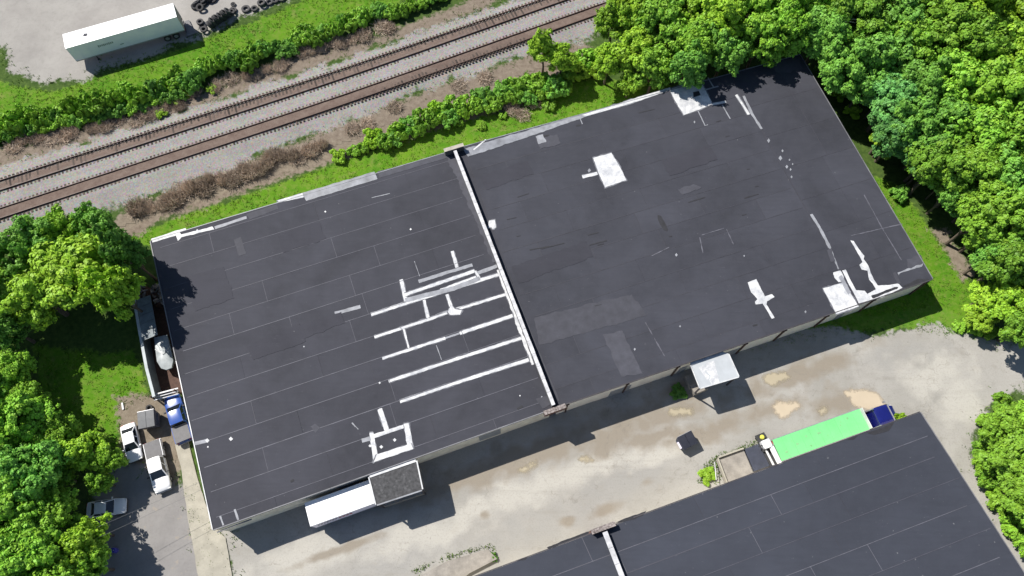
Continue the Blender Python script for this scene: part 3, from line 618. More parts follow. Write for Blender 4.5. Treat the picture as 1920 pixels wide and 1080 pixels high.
Z8 = [(650, 120), (685, 125), (740, 215), (800, 285), (790, 320), (840, 390), (870, 470), (900, 540), (940, 600), (1060, 595), (1160, 575), (1205, 625), (1000, 720), (870, 755), (740, 790), (690, 690), (640, 600), (560, 440), (600, 430), (660, 560), (710, 650), (800, 655), (830, 690), (880, 660), (920, 640), (890, 580), (850, 540), (830, 440), (770, 430), (745, 380), (780, 350), (720, 240)]
coat([(1480 + x * .176, 430 + y * .176) for x, y in Z8], 'coat', D, .04, .15)
coat([(1633, 555), (1650, 549), (1676, 539), (1684, 538), (1682, 542), (1662, 549), (1648, 556), (1636, 560)], 'roof_dark', D, .06)
coat([(1692, 536), (1706, 530), (1722, 522), (1740, 523), (1746, 527), (1700, 541)], 'roof_dark', D, .1)
coat([(1712, 500), (1732, 492), (1728, 500), (1690, 512), (1684, 516), (1682, 511)], 'coat_thin', D, .08); stripe([(1676, 511), (1686, 532)], 6, 'roof_grey', D); coat([(1700, 486), (1726, 478), (1732, 494), (1704, 502)], 'roof_grey', D, .2)
coat([(1255, 168), (1287, 157), (1312, 152), (1323, 170), (1336, 195), (1310, 206), (1282, 216), (1266, 190)], 'coat', D, .05); coat([(1299, 173), (1310, 171), (1314, 179), (1300, 183)], 'roof_dark', D, .06)
stripe([(1334, 196), (1361, 191)], 4.5, 'coat', D, .03); stripe([(1380, 178), (1392, 196), (1404, 215)], 4.5, 'coat', D, .04); stripe([(1309, 209), (1322, 236), (1327, 234)], 1.8, 'coat_thin', D, .02); stripe([(1354, 197), (1369, 223)], 2.2, 'coat_thin', D, .02)
stripe([(1327, 146), (1338, 164)], 2.4, 'coat_thin', D, .02); stripe([(1321, 169), (1347, 162)], 2.6, 'coat_thin', D, .02); stripe([(1394, 180), (1410, 214), (1428, 242)], 4, 'coat_thin', D, .06)
stripe([(1521, 402), (1537, 428), (1556, 465)], 5.5, 'coat_thin', D, .06); stripe([(1556, 465), (1572, 505)], 3, 'coat_thin', D, .05); coat([(1551, 470), (1558, 466), (1566, 490), (1558, 492)], 'roof_grey', D, .08)
for x, y, r in [(1441, 264, 3), (1463, 297, 3.5), (1467, 283, 2), (1475, 313, 2.5), (1482, 318, 2), (1486, 308, 1.5), (1480, 300, 1.6), (1484, 332, 2), (1302, 229, 2), (1190, 655, 2), (1275, 612, 1.6), (1395, 480, 1.5), (1016, 745, 2), (1268, 478, 2.4), (1510, 645 - 60, 2)]:
    coat([(x - r, y), (x, y - r * 1.4), (x + r, y), (x, y + r * 1.4)], 'coat_thin', D, .03, .1)
for q in [[(1002, 595), (1185, 552), (1212, 592), (1010, 648)], [(1130, 628), (1166, 620), (1205, 700), (1166, 706)], [(1005, 262), (1045, 252), (1052, 270), (1012, 280)], [(1270, 355), (1300, 345), (1316, 352), (1280, 366)]]:
    P = [pix(x, y, RZ) for x, y in q]; coat(q, 'roof_grey' if (P[0] - P[1]).length > 2.6 or 1 else 'coat_thin', D, .18, .3)
for q in [[(1210, 605), (1246, 668)], [(1312, 445), (1318, 475)], [(1316, 441), (1358, 428)], [(1362, 430), (1375, 458)], [(1222, 480), (1254, 464)], [(1620, 366), (1655, 430)], [(1655, 430), (1690, 488)], [(1596, 442), (1692, 420)]]: stripe(q, 1.6, 'seam', D, .06)
for (a, b, wd) in [((1197, 212), (1227, 205), 1.6), ((993, 469), (1030, 462), 2), ((1015, 467), (1058, 456), 2), ((1102, 441), (1122, 436), 1.6), ((1105, 460), (1138, 451), 2.2), ((1120, 460), (1132, 457), 2.2), ((1290, 380), (1322, 370), 2), ((1395, 372), (1422, 364), 2.2), ((1391, 404), (1399, 402), 2), ((970, 370), (992, 363), 1.8), ((950, 412), (968, 408), 1.4), ((968, 444), (976, 442), 1.4), ((1254, 444), (1260, 443), 2), ((1411, 611), (1420, 609), 3), ((1115, 574), (1128, 571), 1.6), ((1080, 236), (1088, 235), 3), ((1014, 256), (1030, 254), 3), ((1400, 318), (1406, 317), 1.8), ((1415, 350), (1422, 349), 1.8), ((1342, 229), (1352, 226), 1.4), ((1360, 257), (1368, 255), 1.4), ((545, 903), (551, 900), 4), ((970, 767), (980, 762), 4)]:
    stripe([a, b], wd, 'roof_dark', D if a[0] > 985 or a[0] < 985 and a[1] < 450 and a[0] > 930 else deckW, .02, 'tar_mark')
coat([(1233, 403), (1239, 405), (1246, 416), (1252, 430), (1251, 434), (1244, 431), (1237, 420), (1233, 410)], 'roof_dark', D, .02, .15, 'tar_patch')
# north edge of the east wing: grey-white flashing band
coat([(868, 280), (960, 253), (1050, 226), (1110, 208), (1114, 213), (1040, 240), (980, 260), (905, 286), (878, 294)], 'flash', D, .1); coat([(958, 257), (1000, 243), (1105, 212), (1108, 216), (1030, 243), (975, 262)], 'coat_thin', D, .08)
coat([(1090, 216), (1180, 188), (1256, 164), (1258, 169), (1180, 195), (1100, 218)], 'coat', D, .04); stripe([(888, 281), (911, 262)], 2.6, 'trim_white', D, .01); stripe([(1087, 221), (1092, 233)], 2, 'coat_thin', D); coat([(1004, 256), (1018, 252), (1024, 266), (1010, 270)], 'coat_thin', D, .12)
coat([(1440, 122), (1496, 105), (1506, 130), (1462, 140)], 'roof_grey', D, .3)
for q, d_ in [([(462, 650), (560, 608), (574, 640), (474, 676)], deckW), ([(560, 610), (640, 585), (648, 606), (572, 634)], deckW), ([(350, 520), (420, 500), (440, 560), (366, 584)], deckW), ([(520, 440), (600, 416), (612, 448), (532, 474)], deckW), ([(960, 500), (1100, 452), (1112, 482), (972, 532)], deckE), ([(1240, 300), (1330, 272), (1346, 300), (1256, 330)], deckE), ([(900, 330), (990, 300), (1000, 326), (912, 356)], deckE)]:
    coat(q, 'roof_slate', d_, .2, .3, 'membrane_repair')
# edge trims
def trim(a, b, mat, root, wd=0.10, h=0.10, zz=RZ, sink=0.18):
    a = Vector((a.x, a.y, 0)); b = Vector((b.x, b.y, 0)); L = (b - a).length; n = max(1, round(L / 6.0)); g = (b - a).normalized() * 0.012
    for i in range(n):
        p, q = a.lerp(b, i / n) + g, a.lerp(b, (i + 1) / n) - g
        wpart('edge_trim', MB().beam(p + Vector((0, 0, zz + h / 2 - sink / 2 + random.uniform(-.01, .01))), q + Vector((0, 0, zz + h / 2 - sink / 2 + random.uniform(-.01, .01))), wd, h + sink), mat, root)
def off(a, b, dist):
    d = (b - a).normalized(); return Vector((d.y, -d.x, 0)) * dist
o = off(WSW, WSE, 0.06)
trim(WSW + o, WSE + o, 'trim_grey', deckW); o = off(WNW, WSW, .06); trim(WNW + o, WNW.lerp(WSW, .45) + o, 'trim_grey', deckW); trim(WNW.lerp(WSW, .45) + o, WSW + o, 'trim_white', deckW)
o = off(WNE, WNW, .06); trim(WNE + o, WNW + o, 'flash', deckW, h=.06)
o = off(ESW, ESE, .06); trim(ESW + o, ESE + o, 'trim_dark', deckE, h=.05); o = off(ESE, ENE, .06); trim(ESE + o, ENE + o, 'trim_grey', deckE, wd=.10, h=.06); o = off(ENE, ENW, .06); trim(ENE + o, ENW + o, 'flash', deckE, h=.06)
# double rail at the south-west eave
a, b = pix(405, 998, RZ), pix(470, 973, RZ); wpart('gutter', MB().beam(a + Vector((0, 0, -.3)), b + Vector((0, 0, -.3)), .12, .12), 'trim_grey', deckW)
# dividing parapet wall with cap stones and T ends
PA, PB = pix(853, 283, RZ + .9), pix(1038, 760, RZ + .9); PA.z = PB.z = 0
pw = wpart('fire_wall', MB().beam(PA + Vector((0, 0, 2.85)), PB + Vector((0, 0, 2.85)), 0.36, 5.7), 'parapet', wh)
n = 22
for i in range(n):
    p, q = PA.lerp(PB, (i + .004) / n), PA.lerp(PB, (i + .985) / n); wpart('cap_stone', MB().beam(p + Vector((0, 0, 5.76 + random.uniform(-.012, .012))), q + Vector((0, 0, 5.76 + random.uniform(-.012, .012))), 0.42 + random.uniform(-.02, .02), 0.11), 'cap_white', pw)
ud = (WSE - WSW).normalized()
for P, m, hh in ((PA + (PA - PB).normalized() * .45, 'parapet', 5.78), (PB + (PB - PA).normalized() * .42, 'brick', 5.4)):
    e = wpart('wall_end', MB().beam(P - ud * 1.25 + Vector((0, 0, hh - .55)), P + ud * 1.25 + Vector((0, 0, hh - .55)), .42, 1.1), m, wh)
    wpart('coping', MB().beam(P - ud * 1.3 + Vector((0, 0, hh + .05)), P + ud * 1.3 + Vector((0, 0, hh + .05)), .5, .06), 'wood' if m == 'parapet' else 'rust_scrap', e)
stripe([(934, 506), (950, 550), (970, 605), (999, 684)], 4.5, 'coat', deckW, .12); stripe([(946, 500), (990, 610), (1048, 752)], 3, 'roof_grey', deckE, .05)
coat([(1005, 748), (1026, 742), (1033, 758), (1018, 766)], 'roof_grey', deckW, .05)
# down pipes and stains on the south wall
sd = (ESE - ESW).normalized(); so = Vector((sd.y, -sd.x, 0))
for x, y in [(1742, 526), (1644, 562), (1557, 594), (1477, 621), (1404, 647), (1276, 690), (1180, 722), (1066, 759)]:
    p = pix(x, y, RZ); t = (Vector((p.x, p.y, 0)) - ESW).dot(sd); q = ESW + sd * t - so * -0.03
    e = wpart('down_pipe', MB().beam(q + Vector((0, 0, 0.05)), q + Vector((0, 0, RZ - .33)), .2, .14), 'rust', wh)
    wpart('outlet', MB().box((q.x, q.y, RZ - .42), (.34, .3, .2), math.atan2(sd.y, sd.x)), 'rust', e)
for t, wd in [(8, 2.6), (16, 1.0), (22, 2.6), (37, 1.0)]:
    q = ESW + sd * t - so * .03; wpart('door', MB().box((q.x, q.y, 1.25), (wd, .06, 2.5), math.atan2(sd.y, sd.x)), 'door', wh)
sdw = (WSE - WSW).normalized(); sow = Vector((sdw.y, -sdw.x, 0))
for t in (14.5, 17.8, 31):
    q = WSW + sdw * t - sow * .03; wpart('door', MB().box((q.x, q.y, 2.2), (2.6, .06, 2.6), math.atan2(sdw.y, sdw.x)), 'door', wh)
# felt-roofed dock canopy (west) and white sheet canopy (east)
def canopy(pts, z, mat, trimmat, th=.22):
    P = [pix(x, y, z) for x, y in pts]; c = wpart('dock_canopy', MB().prism(P, z - th, z), mat, wh); return c, P
c1, P = canopy([(691, 893), (781, 862), (793, 919), (705, 948)], RZ - .1, 'felt', None)
for i in range(4):
    a, b = P[i], P[(i + 1) % 4]; g = (b - a).normalized() * .1
    wpart('canopy_edge', MB().beam(a + g + Vector((0, 0, .02)), b - g + Vector((0, 0, .02)), .14 if i else .42, .11 + .012 * i), 'coat' if i != 2 else 'coat_thin', c1)
for i in (2, 3):
    p = P[i].lerp(sum(P, Vector()) / 4, .08); wpart('post', MB().beam((p.x, p.y, 0), (p.x, p.y, RZ - .32), .18, .18), 'trim_dark', c1)
for k in range(26):
    a, b = random.uniform(.08, .92), random.uniform(.08, .92); q = (P[0].lerp(P[1], a)).lerp(P[3].lerp(P[2], a), b); r = random.uniform(.07, .16)
    wpart('pale_blob', MB().flat([(q.x + r * math.cos(t) * random.uniform(.7, 1.2), q.y + r * math.sin(t) * random.uniform(.7, 1.2)) for t in np.arange(0, 6.2, .7)], q.z + .006 + .0004 * k), 'felt_blob', c1)
wpart('dock_floor', MB().prism([p.lerp(sum(P, Vector()) / 4, .06) for p in P], 0, 1.1), 'concrete_block', c1)
c2, P = canopy([(1294, 683), (1357, 660), (1366, 663), (1386, 707), (1312, 729)], 4.35, 'canopy_white', None, .16)
for i in (0, 2, 3, 4):
    a, b = P[i], P[(i + 1) % 5]; g = (b - a).normalized() * .06; wpart('canopy_edge', MB().beam(a + g + Vector((0, 0, .02)), b - g + Vector((0, 0, .02)), .1 if i else .35, .1 + .01 * i), 'coat', c2)
for q in [[(1310, 690), (1318, 684), (1326, 690), (1322, 696), (1330, 706), (1326, 712), (1318, 700)], [(1322, 683), (1338, 676), (1345, 700), (1350, 718), (1336, 722), (1330, 712), (1332, 704), (1324, 696)]]:
    Q = [pix(x, y, 4.35) for x, y in q]; wpart('coating_patch', MB().flat(rough_poly(Q, .15, .12, 2), 4.356 + (.002 if q[0][0] > 1315 else 0)), 'coat', c2)
cen = sum(P, Vector()) / 5
for i in (3, 4):
    p = P[i].lerp(cen, .1); wpart('post', MB().beam((p.x, p.y, 0), (p.x, p.y, 4.19), .15, .15), 'trim_dark', c2)
B0 = gp([(1294, 722), (1318, 714), (1330, 728), (1303, 739)], 1.2); wpart('dock_block', MB().prism(B0, 0, 1.2), 'concrete_block', c2)
B0 = gp([(1285, 705), (1303, 698), (1315, 728), (1296, 735)], 1.0); wpart('dock_wall', MB().prism(B0[:2] + [B0[1].lerp(B0[2], .8), B0[0].lerp(B0[3], .8)], 0, 1.0), 'concrete_block', c2)
# ================================================================ SECOND WAREHOUSE (lower right)
Z2 = 4.6
A2, B2, C2 = pix(905, 1076, Z2), pix(1725, 773, Z2), pix(1920, 1075, Z2)
for p in (A2, B2, C2): p.z = 0
u2 = (B2 - A2).normalized(); e2 = (C2 - B2).normalized(); A2 = A2 - u2 * 4
S2 = (A2 + e2 * 36, B2 + e2 * 36, A2, B2)    # sw, se, nw, ne
w2 = thing('warehouse', (S2[0] + S2[3]) / 2, 'second warehouse with clean dark roof and pale seams across the concrete yard', 'warehouse')
walls(S2, w2, ['wall_beige', 'wall_beige', 'wall_beige', 'wall_beige'], Z2 - .33)
deck2 = wpart('roof_deck', MB().prism([S2[0], S2[1], S2[3], S2[2]], Z2 - .32, Z2), 'trim_dark', w2)
rows2 = [1 - v / 36 for v in [36] + list(np.arange(33.4, 3, -2.85)) + [2.62, 0]]
zc[0] = RZ + .034
lay_sheets(lambda a, b: bil(S2, a, b), rows2, lambda k: [0, .27 + .05 * (k % 2), .5 + .07 * (k % 3), .76 - .05 * (k % 2), 1.0], deck2, 'roof_2', z0=Z2)
o = off(S2[2], S2[3], .0); trim(A2 - off(A2, B2, .06), B2 - off(A2, B2, .06), 'trim_dark', deck2, h=.04, zz=Z2); o = off(B2, B2 + e2 * 36, .06); trim(B2 - o, B2 + e2 * 36 - o, 'trim_grey', deck2, wd=.10, h=.05, zz=Z2)
PA, PB = pix(1134, 997, Z2 + .8), pix(1166, 1080, Z2 + .8); PA.z = PB.z = 0; PB = PA + (PB - PA).normalized() * 34
pw = wpart('fire_wall', MB().beam(PA + Vector((0, 0, 2.65)), PB + Vector((0, 0, 2.65)), .4, 5.3), 'parapet', w2)
for i in range(20):
    p, q = PA.lerp(PB, (i + .004) / 20), PA.lerp(PB, (i + .985) / 20); wpart('cap_stone', MB().beam(p + Vector((0, 0, 5.36 + random.uniform(-.012, .012))), q + Vector((0, 0, 5.36 + random.uniform(-.012, .012))), .54, .11), 'cap_white', pw)
P = PA + (PA - PB).normalized() * .42; e = wpart('wall_end', MB().beam(P - u2 * 1.3 + Vector((0, 0, 2.7)), P + u2 * 1.3 + Vector((0, 0, 2.7)), .4, 5.4), 'brick', w2); wpart('coping', MB().beam(P - u2 * 1.35 + Vector((0, 0, 5.45)), P + u2 * 1.35 + Vector((0, 0, 5.45)), .5, .06), 'rust_scrap', e)
zc[0] = Z2 + .036
def tear(pts): 
    Q = [pix(x, y, Z2) for x, y in pts]; wpart('torn_edge', MB().flat(rough_poly(Q, .25, .12, 1.5), nz()), 'roof_dark', deck2)
for pts in [[(1025, 1027), (1060, 1012), (1105, 996), (1102, 1002), (1050, 1022), (1030, 1030)], [(1152, 980), (1212, 958), (1204, 968), (1165, 980)], [(968, 1052), (990, 1044), (984, 1050)], [(1625, 812), (1660, 800), (1676, 792), (1666, 808), (1640, 816)], [(1584, 826), (1608, 817), (1600, 824)], [(1445, 874), (1462, 869), (1456, 875)]]: tear(pts)
# concrete loading ramp with kerb and pads against the north wall of the second warehouse
rp = MB().prism(gp([(770, 1090), (838, 1052), (915, 1030), (932, 1048), (880, 1075), (850, 1100)], .5), 0, .5)
link('loading_ramp', rp.mesh('loading_ramp', 'concrete_block'), None, 'low weedy concrete ramp against the second warehouse', 'ramp')
pr = pix(1390, 880); pad = thing('dock_pad', (pr.x, pr.y, 0), 'pale concrete dock pad with darker slab beside the green trailer', 'dock pad')
wpart('slab', MB().prism(gp([(1343, 862), (1394, 843), (1412, 886), (1360, 908)], .25), 0, .25), 'concrete_block', pad)
wpart('dark_slab', MB().prism(gp([(1396, 842), (1440, 826), (1458, 868), (1414, 884)], .3), 0, .3), 'bin_dark', pad)  # low dark slab next to the pale one
wpart('kerb', MB().beam(pix(1345, 860, .3), pix(1362, 905, .3), .18, .6), 'concrete_pale', pad); wpart('kerb', MB().beam(pix(1346, 858, .3), pix(1393, 841, .3), .18, .58), 'concrete_pale', pad)
wpart('hand_rail', MB().tube([pix(1340, 866, .9), pix(1343, 900, .9)], .05), 'trim_white', pad)
# ================================================================ VEHICLES
def heading(a, b, z=0.6):
    p, q = pix(*a, z), pix(*b, z); return math.atan2(q.y - p.y, q.x - p.x)
def wheel(root, x, y, r=.34, wd=.24, smooth=40):
    t = part('wheel', MB().lathe([(r, -wd / 2 + .03), (r, wd / 2 - .03), (r - .04, wd / 2), (r * .62, wd / 2), (r * .58, wd / 2 - .06), (r * .58, -wd / 2 + .06), (r * .62, -wd / 2), (r - .04, -wd / 2)], 20, 'y'), 'rubber', root, smooth)
    t.location = (x, y, r)
    sg = 1 if y > 0 else -1
    part('rim', MB().lathe([(r * .58, sg * (wd / 2 - .05)), (r * .2, sg * (wd / 2 - .09)), (.02, sg * (wd / 2 - .04)), (.02, sg * (wd / 2 - .12)), (r * .2, sg * (wd / 2 - .13)), (r * .58, sg * (wd / 2 - .11))], 16, 'y'), 'steel', t, smooth)
def ring(x, w, zb, zs, zt, n=3):
    """half-rounded car cross section from sill zb through shoulder zs to crown zt"""
    pts = [(-w * .93, zb), (-w, zb + (zs - zb) * .35), (-w, zs - .06), (-w * .95, zs), (-w * .8, zs + (zt - zs) * .6), (-w * .4, zt), (w * .4, zt), (w * .8, zs + (zt - zs) * .6), (w * .95, zs), (w, zs - .06), (w, zb + (zs - zb) * .35), (w * .93, zb)]
    return [(x, y, z) for y, z in pts]
def frustum(mb, x0, x1, w, z0, X0, X1, W, z1):
    b = [(x0, -w, z0), (x1, -w, z0), (x1, w, z0), (x0, w, z0)]; t = [(X0, -W, z1), (X1, -W, z1), (X1, W, z1), (X0, W, z1)]
    return mb.add(b + t, [(3, 2, 1, 0), (4, 5, 6, 7), (0, 1, 5, 4), (1, 2, 6, 5), (2, 3, 7, 6), (3, 0, 4, 7)]), b, t
def glazing(root, b, t, names, out=.012, inset=.1):
    q = [(b[0], b[1], t[1], t[0]), (b[1], b[2], t[2], t[1]), (b[2], b[3], t[3], t[2]), (b[3], b[0], t[0], t[3])]
    for f, nm in zip(q, names):
        if nm is None: continue
        f = [Vector(p) for p in f]; nrm = (f[1] - f[0]).cross(f[3] - f[0]).normalized(); c = sum(f, Vector()) / 4
        if nrm.dot(c - Vector((c.x * .5, 0, c.z * .5))) < 0 and abs(nrm.y) > .5: nrm = -nrm
        def at(a, h): return (f[0].lerp(f[1], a)).lerp(f[3].lerp(f[2], a), h) + nrm * out
        if nm == 'side_window':
            for a0, a1 in ((.08, .47), (.53, .90)): part(nm, MB().add([at(a0, .12), at(a1, .12), at(a1, .88), at(a0, .88)], [(0, 1, 2, 3)]), 'glass', root)
        else: part(nm, MB().add([at(.05, .06), at(.95, .06), at(.93, .95), at(.07, .95)], [(0, 1, 2, 3)]), 'glass', root)
def lamps(root, xf, xr, w, zf, zr):
    for s in (-1, 1):
        part('headlight', MB().box((xf, s * w, zf), (.16, .34, .16)), 'lamp', root); part('tail_light', MB().box((xr, s * w, zr), (.1, .28, .2)), 'lamp_red', root)
def sedan(name, pos, hd, paint, label, cat, group=None, L=4.6):
    g = thing(name, pos, label, cat, group, hd); k = L / 4.6; w = .9
    st = [(-2.30, .74, .42, .78, .82), (-2.18, .84, .32, .88, .93), (-1.6, .89, .26, .93, 1.0), (-.8, .90, .24, .92, .98), (.6, .90, .24, .90, .96), (1.2, .89, .25, .86, .95), (1.8, .86, .28, .76, .84), (2.15, .80, .34, .66, .72), (2.30, .66, .42, .56, .60)]
    part('body', MB().loft([ring(x * k, ww, a, b, c) for x, ww, a, b, c in st]), paint, g, 35)
    mb, b, t = frustum(MB(), -1.75 * k, 1.05 * k, .83, .93, -1.05 * k, .25 * k, .62, 1.42); cab = part('cabin', mb, paint, g)
    glazing(cab, b, t, ['side_window', 'windscreen', 'side_window', 'rear_window'])
    part('roof', MB().loft([ring(x * k, .64 * q, 1.40, 1.425, zt) for x, q, zt in ((-1.08, .9, 1.43), (-.8, 1, 1.46), (0, 1, 1.47), (.28, .93, 1.43))]), paint, g, 40)
    for x in (-1.4 * k, 1.42 * k):
        for s in (-1, 1): wheel(g, x, s * .82)
    for s in (-1, 1): part('mirror', MB().box((.75 * k, s * 1.0, 1.0), (.14, .2, .13)), paint, g)
    lamps(g, 2.18 * k, -2.26 * k, .6, .62, .74); part('bumper', MB().box((2.27 * k, 0, .42), (.16, 1.35, .16)), 'chassis', g); part('number_plate', MB().box((-2.31 * k, 0, .6), (.03, .42, .14)), 'lamp', g)
    return g
def pickup(name, pos, hd, paint, label, cat, cover='bed_cover', roofmat=None, L=5.9):
    g = thing(name, pos, label, cat, None, hd); w = 1.0
    st = [(-.6, .98, .45, 1.08, 1.14), (.2, .99, .42, 1.08, 1.14), (1.2, .99, .42, 1.10, 1.17), (1.9, .98, .42, 1.08, 1.16), (2.5, .95, .44, 1.02, 1.10), (2.82, .86, .5, .92, .98), (2.95, .74, .56, .82, .86)]
    part('body', MB().loft([ring(*a) for a in st]), paint, g, 35)
    mb, b, t = frustum(MB(), -.95, 1.55, .92, 1.1, -.8, .72, .74, 1.78); cab = part('cabin', mb, paint, g); glazing(cab, b, t, ['side_window', 'windscreen', 'side_window', 'rear_window'])
    part('roof', MB().loft([ring(x, .76 * q, 1.76, 1.79, zt) for x, q, zt in ((-.84, .92, 1.80), (-.5, 1, 1.84), (.4, 1, 1.85), (.76, .92, 1.80))]), roofmat or paint, g, 40)
    bed = part('bed', MB().box((-1.93, -.93, .82), (1.94, .1, .62)).box((-1.93, .93, .82), (1.94, .1, .62)).box((-2.91, 0, .82), (.08, 1.96, .62)).box((-1.92, 0, .55), (1.9, 1.74, .08)), paint, g)
    part('bed_cover', MB().loft([[(x, y * q, z) for y, z in ((-.9, 1.13), (-.9, 1.17), (-.4, 1.2), (.4, 1.2), (.9, 1.17), (.9, 1.13))] for x, q in ((-2.94, .97), (-2.8, 1), (-1.1, 1), (-.99, .98))]), cover, g)
    for x in (-1.95, 1.85):
        for s in (-1, 1): wheel(g, x, s * .88, .39, .27)
    for s in (-1, 1): part('mirror', MB().box((1.05, s * 1.12, 1.22), (.14, .24, .2)), 'chassis', g)
    lamps(g, 2.86, -2.95, .72, .84, .95); part('bumper', MB().box((2.97, 0, .58), (.16, 1.75, .2)), 'steel', g); part('bumper', MB().box((-3.03, 0, .55), (.16, 1.8, .16)), 'steel', g); part('tailgate', MB().box((-2.965, 0, .84), (.03, 1.5, .5)), paint, g)
    return g
def P0(x, y, z=.8): p = pix(x, y, z); return Vector((p.x, p.y, 0))
sedan('parked_car', P0(246, 829), heading((238, 797), (252, 862)), 'car_white', 'white sedan parked at the edge of the trees by the grass', 'car', L=4.5)
pickup('pickup_truck', P0(296, 874), heading((286, 832), (306, 920)), 'car_white', 'white pickup truck with flat grey bed cover, facing the drive', 'pickup truck')
sedan('parked_car', P0(199, 952), heading((177, 956), (228, 949)), 'silver_paint', 'silver car half under the trees on the shaded drive', 'car', L=4.3)
pickup('pickup_truck', P0(334, 784), heading((348, 832), (322, 742)), 'car_blue', 'blue pickup truck with grey bed cover tucked against the warehouse wall', 'pickup truck')
# ---- semi trailers
def box_trailer(name, corners, zt, zb, label, roofm, sidem, nax=2, legs=True, door='wood'):
    """corners: roof pixel corners rear-left, front-left, front-right, rear-right order round"""
    P = [pix(x, y, zt) for x, y in corners]; a = (P[0] + P[3]) / 2; b = (P[1] + P[2]) / 2; c = (a + b) / 2; L = (b - a).length
    hd = math.atan2((b - a).y, (b - a).x); W = 2.55; g = thing(name, (c.x, c.y, 0), label, 'trailer', None, hd)
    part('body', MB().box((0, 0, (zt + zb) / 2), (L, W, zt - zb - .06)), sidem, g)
    rf = part('roof', MB().loft([[(x, y, z) for y, z in ((-W / 2 - .02, zt - .1), (-W / 2 - .02, zt - .02), (-W * .3, zt + .02), (W * .3, zt + .02), (W / 2 + .02, zt - .02), (W / 2 + .02, zt - .1))] for x in (-L / 2 - .02, L / 2 + .02)]), roofm, g)
    n = int(L / 1.2)
    for i in range(n + 1):
        x = -L / 2 + i * L / n; x = max(-L / 2 + .04, min(L / 2 - .04, x))
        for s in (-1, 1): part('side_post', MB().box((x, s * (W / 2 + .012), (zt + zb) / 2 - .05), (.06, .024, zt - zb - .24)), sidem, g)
        if 0 < i < n: part('roof_bow', MB().box((x, 0, zt + .021), (.07, W * .58, .012)), roofm, rf)
    for s in (-1, 1):
        part('bottom_rail', MB().box((0, s * (W / 2 + .01), zb + .06), (L, .05, .16)), 'steel', g)
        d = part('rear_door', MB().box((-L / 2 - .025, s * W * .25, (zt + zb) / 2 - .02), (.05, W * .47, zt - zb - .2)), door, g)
        part('lock_rod', MB().beam((-L / 2 - .07, s * .5, zb + .2), (-L / 2 - .07, s * .5, zt - .25), .04, .04), 'steel', d)
        part('tail_light', MB().box((-L / 2 - .04, s * 1.0, zb - .08), (.06, .3, .1)), 'lamp_red', g)
        if legs: part('landing_leg', MB().box((L / 2 - 2.6, s * .85, (zb - .2) / 2), (.14, .14, zb - .2)).box((L / 2 - 2.6, s * .85, .03), (.32, .32, .05)), 'chassis', g)
    part('chassis', MB().box((0, -.5, zb - .12), (L * .96, .14, .2)).box((0, .5, zb - .12), (L * .96, .14, .2)), 'chassis', g)
    for i in range(nax):
        for s in (-1, 1): wheel(g, -L / 2 + 1.5 + i * 1.25, s * 1.02, .5, .5)
    part('underride_guard', MB().box((-L / 2 - .02, 0, .55), (.1, 2.2, .12)), 'chassis', g)
    return g, L, W
tr, L, W = box_trailer('semi_trailer', [(322, 6), (115, 66), (125, 89), (333, 31)], 4.0, 1.15, 'long white semi trailer parked on the pale gravel lot', 'white_paint', 'white_side_skylit', 2, True, 'wood')
mb = MB(); x = 5.0 - 1.2     # smudged lettering along its shaded side (too small to read) and a stain on the roof
for k in range(9): mb.box((x - k * .24, W / 2 + .026, 2.75), (.15, .012, .3 if k % 3 else .4))
part('lettering', mb, 'ink', tr); part('lettering', MB().box((.9, W / 2 + .026, 2.0), (.5, .012, .14)), 'ink', tr)
part('roof_scuff', MB().flat([(4.4, -.2), (4.9, -.35), (5.1, .05), (4.8, .25), (4.5, .15)], 4.036), 'roof_grey', tr)
pr = pix(352, 53); link('ramp_plate', MB().prism([p - Vector((pr.x, pr.y, 0)) for p in gp([(341, 42), (354, 37), (366, 62), (350, 68)], .25)], .0, .25).mesh('ramp_plate', 'bed_cover'), None, 'grey steel ramp plate behind the white semi trailer', 'ramp', loc=(pr.x, pr.y, 0))
bt, L, W = box_trailer('box_trailer', [(712, 893), (570, 945), (583, 985), (724, 935)], 3.75, 1.1, 'white box trailer backed under the felt-roofed dock canopy', 'white_paint', 'white_side_skylit', 1, True, 'white_side_skylit')
mb = MB(); mr = MB()
for k in range(7): mb.box((3.6 - k * .32, W / 2 + .026, 2.5), (.2, .012, .5 if k % 2 else .35))
for k in range(4): mr.box((1.2 - k * .4, W / 2 + .026, 2.5), (.28, .012, .6 if k % 2 else .45))
part('lettering', mb, 'ink_dark', bt); part('lettering', mr, 'ink_red', bt)
